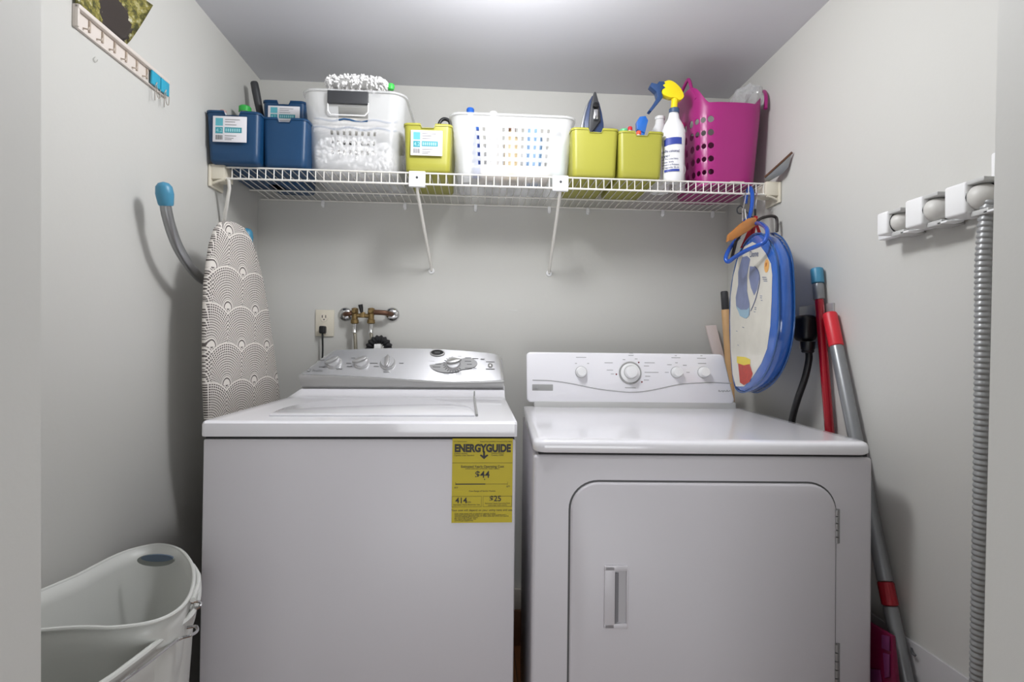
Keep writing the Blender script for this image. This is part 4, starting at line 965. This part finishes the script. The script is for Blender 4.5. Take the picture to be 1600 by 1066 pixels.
# ------------------------------------------------------------------ poles leaning at the right wall
def pole(name, label, cat, p0, p1, segs, x=None, zend=.01):
    d = (p1 - p0) / (p1.z - p0.z); end = p0 + d * (zend - p0.z); o = thing(name, label, cat, (end.x, end.y, zend))
    L_ = (end - p0).length; dd = (end - p0).normalized()
    for nm, s0, s1, r, m, lb in segs:
        s1 = L_ if s1 is None else s1; k = p0 + dd * s0; e = p0 + dd * s1
        MB().tube([k, k + dd * .002, k + dd * .006, e - dd * .002, e], [r * .7, r * .92, r, r, r * .9], 18).part(nm, m, o, label=lb)
    return o
XP = XR - .020
a, b = P(1276, 419, x=XP), P(1296, 669, x=XP)
zb2 = XR - .02
def dist(p, q): return (p - q).length
pole('broom', 'red metal pole with blue and grey grip leaning on the right wall', 'broom', a, b, [('grip_end', 0, dist(a, P(1277.5, 443, x=XP)), .0165, BLUCAP, 'blue grip end'), ('grip', dist(a, P(1277.5, 443, x=XP)), dist(a, P(1280, 468, x=XP)), .0148, PGREY, None), ('pole', dist(a, P(1280, 468, x=XP)) - .002, None, .0118, REDM, None)])
XP2 = XR - .024
a = P(1296, 489, x=XP2 + .002); b = Vector(P(1416, 1066, x=XP2 - .005))
pb = dist(a, P(1304, 542, x=XP2)); rb0 = dist(a, P(1383, 908, x=XP2 - .004)); rb1 = dist(a, P(1390, 946, x=XP2 - .004))
pole('mop', 'silver pole with red grip and red band leaning on the right wall', 'mop', a, b, [('grip', 0, pb, .0178, RED, 'red grip'), ('pole', pb - .002, rb0, .0165, PGREY, None), ('band', rb0, rb1, .0172, REDM, 'red band'), ('lower_pole', rb1, None, .0155, PGREY, None)])
a, b = P(1196, 560, y=-.20), P(1206, 648, y=-.20)
pole('mop', 'red pole standing behind the hanging blue bag', 'mop', a + (a - b) * .4, b, [('pole', 0, None, .0125, REDM, None)])
a, b = P(1131.5, 455, y=-.05), P(1143, 620, y=-.05)
ps = dist(a, P(1133.5, 484, y=-.05))
pole('broom', 'pale wooden broom handle with black top leaning in the back right corner', 'broom', a, b, [('grip', 0, ps, .0135, DGRY, 'black grip'), ('pole', ps - .002, None, .0148, WOOD, None)])
# white board
qs = [P(1103, 509, y=-.03), P(1119, 508, y=-.03), P(1138, 580, y=-.03), P(1122, 586, y=-.03)]
d_ = (qs[2] - qs[1]).normalized()
tag(MB().prism([qs[0], qs[1], qs[1] + d_ * .9, qs[0] + d_ * .9], (0, .012, 0), .001).part('board', mat('pinkish_white_board', 'DCCFCB', .5)), 'narrow pinkish white board leaning behind the dryer panel', 'board')
# heavy black plug and cord on the right wall
a, b = P(1250, 476, x=XR - .003), P(1303, 520, x=XR - .003)
tag(MB().bb(XR - .006, XR, b.y, a.y, P(1280, 545, x=XR).z, P(1280, 476, x=XR).z, .002).part('wall_outlet', mat('steel_plate', 'B9BAB8', .3, metal=.4)), 'grey dryer outlet plate on the right wall behind the black plug', 'outlet')
pg = thing('power_cord', 'thick black dryer plug and cord on the right wall', 'power cord', (XR - .03, -.5, .9))
c = P(1258, 513, x=XR - .035)
MB().box(c, (.045, .062, .075), .016, 4).part('plug', BLK, pg)
c2 = P(1262, 545, x=XR - .04)
MB().lathe([(.020, .02), (.018, 0), (.016, -.004), (.017, -.008), (.0135, -.012)], c2, (0, 0, 1), 16, 1, 1).part('strain_relief', BLK, pg)
MB().tube(cr([c2, P(1264, 560, x=XR - .04), P(1258, 590, x=XR - .045), P(1246, 625, x=XR - .05), P(1238, 655, x=XR - .055), P(1232, 700, x=XR - .06), P(1230, 760, x=XR - .06)], 6), .0092, 12).part('cord', BLK, pg)

# ------------------------------------------------------------------ hanging things at the right end of the shelf
BO = Vector((.842, -.225, 1.2)); BE = Vector((.806, -.56, 1.2)); BU = (BE - BO); BWd = BU.length; BU.normalize(); BN = Vector((BU.y, -BU.x, 0)) # towards -x
if BN.x > 0: BN = -BN
bag = thing('storage_bag', 'round clear and blue zip bag with printed insert hanging from the shelf end', 'bag', (.83, -.39, 1.0))
fo = [(1187, 366), (1198, 374), (1207, 390), (1212, 408), (1214, 430), (1215, 460), (1215, 500), (1212, 530), (1206, 556), (1196, 580), (1184, 597), (1170, 608), (1158, 612), (1149, 606), (1144, 585), (1141, 545), (1139.5, 500), (1141, 460), (1145, 430), (1152, 402), (1162, 382), (1175, 368)]
fw = [PP(a_, b_, BO, BN) for a_, b_ in fo]
fw = cr(fw + [fw[0]], 3)[:-1]
fc = sum(fw, Vector()) / len(fw)
def fsc(k, off): return [fc + (p - fc) * k - BN * off for p in fw]
MB().rings([fsc(.96, .0), fsc(1.0, .004), fsc(1.01, .02), fsc(1.0, .042), fsc(.95, .047)]).part('film', BLUEF, bag, sharp=70)
for off in (.003, .043):
    r_ = fsc(1.012, off); MB().tube(r_ + [r_[0]], .0024, 8, False).part('piping', BLUET, bag)
def flat(name, pts, m, off, parent=bag):
    q_ = [PP(a_, b_, BO, BN) + BN * off for a_, b_ in pts]; return MB().poly(q_).part(name, m, parent, recalc=False)
INS = mat('insert_card', 'D8D4C8', .25, coat=.5, var=.12, vscale=20)
ins = flat('insert_card', [(1176, 378), (1188, 384), (1197, 396), (1205, 412), (1207, 430), (1206, 470), (1204, 510), (1199, 545), (1190, 568), (1176, 590), (1163, 604), (1150, 604), (1145, 585), (1142, 545), (1141, 500), (1142, 462), (1146, 432), (1153, 405), (1163, 386)], INS, .0008)
PB = mat('print_slate_blue', '6C78A0', .3, coat=.5, var=.25, vscale=30); PB2 = mat('print_pale_blue', '8FB3C8', .3, coat=.5)
flat('printed_shape', [(1160, 402), (1168, 400), (1173, 405), (1171, 415), (1168, 430), (1168, 455), (1172, 475), (1172, 492), (1167, 498), (1158, 494), (1151, 480), (1150, 465), (1154, 445), (1154, 425)], PB, .0013, ins)
flat('printed_shape', [(1172, 416), (1180, 417), (1186, 424), (1187, 436), (1184, 452), (1179, 462), (1174, 450), (1171, 435)], PB, .0013, ins)
flat('printed_shape', [(1151, 478), (1158, 484), (1168, 484), (1172, 480), (1171, 494), (1166, 498), (1157, 494)], PB2, .0018, ins)
flat('printed_flame', [(1152, 557), (1165, 558), (1173, 562), (1173, 570), (1162, 572), (1152, 567)], mat('print_yellow', 'E3CB3A', .4), .0014, ins)
flat('printed_flame', [(1154, 568), (1163, 571), (1172, 569), (1177, 584), (1172, 597), (1163, 602), (1157, 598)], mat('print_red', 'B8331F', .35, var=.3, vscale=80), .0017, ins)
sc_ = PP(1198.5, 415.5, BO, BN) + BN * .0015
MB().poly([sc_ + BU * (.016 * math.cos(t_)) + Vector((0, 0, .019 * math.sin(t_))) for t_ in [2 * PI * i / 24 for i in range(24)]]).part('printed_seal', mat('print_orange', 'E2A85C', .4), ins, recalc=False)
tm = MB()
tm.text('SP', .014, sc_ + BN * .0008 - BU * .008 - Vector((0, 0, .001)), BU, (0, 0, 1))
tm.part('seal_lettering', mat('print_brown', 'A8481E', .4), ins, recalc=False)
tm = MB(); q = PP(1172, 402, BO, BN) + BN * .0016
tm.text('Dome', .026, q, (BU - Vector((0, 0, .12))).normalized(), Vector((0, 0, 1)), 'LEFT')
for a_, b_, wv in ((1195, 434, .03), (1196, 437, .03), (1197, 440, .026), (1190, 463, .016), (1190, 466, .014), (1191, 470, .012), (1181, 481, .016), (1181, 484, .014), (1180, 488, .012), (1162, 512, .016), (1152, 518, .014), (1154, 540, .012)):
    q = PP(a_, b_, BO, BN) + BN * .0016; d_ = (BU - Vector((0, 0, .15))).normalized() * wv / 2
    tm.poly([q - d_, q + d_, q + d_ + Vector((0, 0, .0016)), q - d_ + Vector((0, 0, .0016))])
tm.part('insert_lettering', mat('print_navy', '41507A', .5), ins, recalc=False)
o_ = [PP(a_, b_, BO, BN) + BN * .002 for a_, b_ in ((1180, 416), (1186, 424), (1188, 438), (1185, 455), (1180, 472), (1174, 486))]
MB().tube(cr(o_, 5), .0011, 5).part('printed_outline', mat('print_navy', '41507A', .5), ins)
# blue tubular hanger
HY = -.405
def Q(px, py, y=HY): return P(px, py, y=y)
hg = thing('coat_hanger', 'thick bright blue plastic hanger hooked on the shelf above the round bag', 'hanger', (Q(1170, 340).x, HY, 1.45))
hk = [Q(1165, 318, -.33), Q(1167, 303, -.33), Q(1171, 293, -.345), Q(1175, 300, -.37), Q(1175, 320, -.385), Q(1171, 338, -.40), Q(1163, 348, -.405), Q(1176, 351, -.405)]
MB().tube(cr(hk, 6), .0062, 12).part('hook', BLUEP, hg)
lp_ = [Q(1176, 351, -.405), Q(1186, 349, -.46), Q(1197, 356, -.57), Q(1199, 366, -.60), Q(1195, 377, -.605), Q(1186, 383, -.595), Q(1165, 392, -.54), Q(1148, 402, -.48), Q(1138, 409, -.45), Q(1134, 404, -.44), Q(1138, 392, -.42), Q(1146, 380, -.38), Q(1154, 372, -.36)]
MB().tube(cr(lp_, 6), .0062, 12).part('frame', BLUEP, hg)
# wooden clamp hanger
wh = thing('trouser_hanger', 'wooden clamp hanger with wire hook hanging slanted beside the blue hanger', 'hanger', (Q(1160, 350, -.42).x, -.42, 1.45))
MB().prism([Q(a_, b_, -.435) for a_, b_ in ((1180, 339), (1183, 341), (1182, 352), (1172, 360), (1150, 373), (1137, 378), (1139, 366), (1158, 349), (1170, 341))], (0, .016, 0), .003).part('clamp_bar', WOODH, wh)
MB().tube(cr([Q(1163, 302, -.37), Q(1165, 299, -.355), Q(1165, 306, -.37), Q(1162, 322, -.385), Q(1160, 333, -.40)], 5), .0016, 6).tube([Q(1160, 326, -.40), Q(1160, 346, -.425)], .0022, 6).tube([Q(1164, 327, -.41), Q(1166, 344, -.425)], .0020, 6).part('wire_hook', CHROME, wh)
# black tubular hanger
bh = thing('coat_hanger', 'dark grey curved hanger arm sticking out behind the wooden clamp', 'hanger', (Q(1200, 350, -.38).x, -.38, 1.45))
MB().tube(cr([Q(1183, 346, -.40), Q(1190, 341, -.39), Q(1202, 338, -.385), Q(1211, 339, -.385), Q(1214, 345, -.385), Q(1214, 362, -.39)], 6), .0048, 10).tube([Q(1150, 377, -.40), Q(1143, 405, -.40)], .005, 10).tube([Q(1183, 346, -.40), Q(1165, 356, -.41), Q(1150, 377, -.40)], .004, 8).part('arm', mat('dark_brown_plastic', '2D2625', .4), bh)
MB().tube(cr([Q(1160, 334, -.36), Q(1153, 333, -.36), Q(1152, 326, -.36), Q(1158, 322, -.36), Q(1165, 330, -.37), Q(1183, 346, -.40)], 5), .0022, 8).part('hook', DGRY, bh)
# red straps with carabiner wire
rs_ = thing('strap', 'red webbing straps on a wire hook hanging behind the blue hanger', 'strap', (Q(1180, 360, -.38).x, -.38, 1.4))
STR = mat('red_webbing', 'B01424', .7, bump=.5, bscale=300)
for pts_ in (((1170, 358), (1178, 350), (1171, 383), (1157, 388)), ((1176, 348), (1182, 350), (1178, 372), (1173, 374)), ((1181, 352), (1184, 350), (1192, 370), (1187, 372)), ((1178, 337), (1184, 338), (1183, 352), (1177, 352))):
    MB().prism([Q(a_, b_, -.395) for a_, b_ in pts_], (0, .003, 0)).part('webbing', STR, rs_)
MB().tube(cr([Q(1181, 300, -.355), Q(1183, 299, -.37), Q(1182, 312, -.385), Q(1180, 328, -.39)], 5), .0016, 6).part('wire_hook', CHROME, rs_)
MB().tube([Q(1180, 327, -.39), Q(1180, 337, -.392)], .0032, 8).part('swivel', BLK, rs_)

# ------------------------------------------------------------------ tubs bottom left
def tub(name, label, zr, rimpx, zb_, grow, close_pts, shrink=.8):
    pts = [P(a_, b_, z=zr) for a_, b_ in rimpx] + [Vector((x_, y_, zr)) for x_, y_ in close_pts]
    pts = [Vector((max(p.x, XL + .008), p.y, zr)) for p in pts]
    pts = cr(pts + [pts[0]], 6)[:-1]
    c = sum(pts, Vector()) / len(pts)
    return pts, c
rim1 = [(120, 900), (180, 869), (215, 857), (250, 851.5), (280, 859), (298, 879), (303, 903), (297, 930), (278, 954), (240, 972), (180, 981), (120, 981)]
zr1 = .665
p1, c1_ = tub('tub', '', zr1, rim1, .15, 0, [(-.76, -1.16), (-.795, -1.10)])
tb1 = thing('laundry_tub', 'frosted white flexible laundry tub nested inside the larger tub', 'laundry tub', (c1_.x, c1_.y, .10))
def sca(pts, c, k, z): return [Vector((c.x + (p.x - c.x) * k, c.y + (p.y - c.y) * k, z + (p.z - pts[0].z))) for p in pts]
t = MB().rings([sca(p1, c1_, .70, .16), sca(p1, c1_, .72, .165), sca(p1, c1_, .82, .42), sca(p1, c1_, .965, zr1 - .03), sca(p1, c1_, .998, zr1)], True, False)
t.part('body', TUBM, tb1, solid=.003, sharp=60)
MB().tube(sca(p1, c1_, 1.0, zr1) + [sca(p1, c1_, 1.0, zr1)[0]], .0035, 8, False).part('rim', TUBM, tb1)
# handle slot on the far end
hc = P(243, 876, z=.63); 
ft = P(250, 851.5, z=zr1)
# slot drawn on the far inner wall
HB_ = mat('slate_grip', '5F6F82', .5)
sl_ = [P(243 + 29 * math.cos(a_), 876 + 9.5 * math.sin(a_), y=-.86) for a_ in [2 * PI * i / 24 for i in range(24)]]
MB().prism(sl_, (0, .004, 0)).part('slot_rim', mat('slot_grey_green', '8D918C', .5), tb1)
sl_ = [P(245 + 25 * math.cos(a_), 872.5 + 5.5 * math.sin(a_) * (1 if a_ > 0 else 1), y=-.862) for a_ in [2 * PI * i / 24 for i in range(24)]]
MB().prism(sl_, (0, .004, 0)).part('handle_slot', HB_, tb1, label='blue-grey handle slot')
# outer tub
zr2 = .628
rim2 = [(310, 897), (310, 930), (300, 957), (270, 983), (236, 1010), (198, 1039), (160, 1066)]
p2, c2_ = tub('tub', '', zr2, rim2, .1, 0, [(-.565, -1.34), (-.62, -1.40), (-.70, -1.42), (-.77, -1.39), (-.80, -1.30), (-.803, -1.1), (-.80, -.93), (-.79, -.80), (-.72, -.765), (-.645, -.785)])
tb2 = thing('laundry_tub', 'large white laundry tub with wire bail handles beside the washer', 'laundry tub', (c2_.x, c2_.y, .0))
t = MB().rings([sca(p2, c2_, .72, .004), sca(p2, c2_, .74, .010), sca(p2, c2_, .88, .35), sca(p2, c2_, .955, zr2 - .045), sca(p2, c2_, .985, zr2 - .03), sca(p2, c2_, .985, zr2 - .002), sca(p2, c2_, 1.0, zr2)], True, False)
t.part('body', TUBM, tb2, solid=.003, sharp=60)
r2 = sca(p2, c2_, 1.0, zr2 - .002); MB().tube(r2 + [r2[0]], .005, 8, False).part('rim', TUBM, tb2)
# bail wires
w1 = [P(160, 1085, z=.612), P(205, 1055, z=.612), P(240, 1029, z=.612), P(270, 1005, z=.612), P(284, 997, z=.612), P(298, 993, z=.612), P(308, 986, z=.61), P(306, 979, z=.61), P(292, 981, z=.61)]
MB().tube(cr(w1, 6), .0026, 8).part('bail_handle', CHROME, tb2)
w2 = [P(292, 956, z=.625), P(302, 953, z=.628), P(312, 948, z=.632), P(313, 942, z=.636), P(305, 940, z=.642), P(298, 942, z=.642)]
MB().tube(cr(w2, 6), .0026, 8).part('bail_loop', CHROME, tb2)
w3 = [P(301, 938, z=.66), P(309, 915, z=.66), P(309, 898, z=.66), P(301, 884, z=.66)]
MB().tube(cr(w3, 5), .0045, 8).part('side_grip', TUBM, tb2)
MB().box(P(296, 960, z=.61), (.012, .022, .03), .004).part('lug', TUBM, tb2)

# magenta thing at the lower right beside the dryer
xa = XR - .068
dpn = thing('dustpan', 'shade-darkened magenta plastic dustpan standing between the dryer and the right wall', 'dustpan', (xa, -.8, 0))
q0, q1 = P(1352, 983, x=xa), P(1393, 994, x=xa); q2 = P(1400, 1066, x=xa)
MG2 = mat('shaded_magenta', '6A0834', .3)  # deep shade beside the dryer put into the dustpan colour
MB().prism([q0 + Vector((0, .25, 0.0)), q1, q2, Vector((xa, q2.y - .02, .05)), Vector((xa, q0.y + .25, .05))], (.010, 0, 0), .003).part('body', MG2, dpn)
MG3 = mat('pinkish_magenta', '6C2C5A', .35)
MB().prism([P(a_, b_, x=xa - .001) for a_, b_ in ((1379, 992), (1391, 995), (1391, 1018), (1379, 1013))], (-.003, 0, 0), .001).prism([P(a_, b_, x=xa - .001) for a_, b_ in ((1381, 1020), (1391, 1023), (1391, 1058), (1384, 1060))], (-.003, 0, 0), .001).prism([P(a_, b_, x=xa - .001) for a_, b_ in ((1360, 1045), (1376, 1047), (1380, 1075), (1360, 1075))], (-.003, 0, 0), .001).part('raised_ribs', MG3, dpn)
# dark box between tub and washer on the floor
tag(MB().bb(-.66, -.605, -.60, -.30, .0, .22, .006).part('black_box', BLK), 'black box on the floor in the gap left of the washer', 'box')
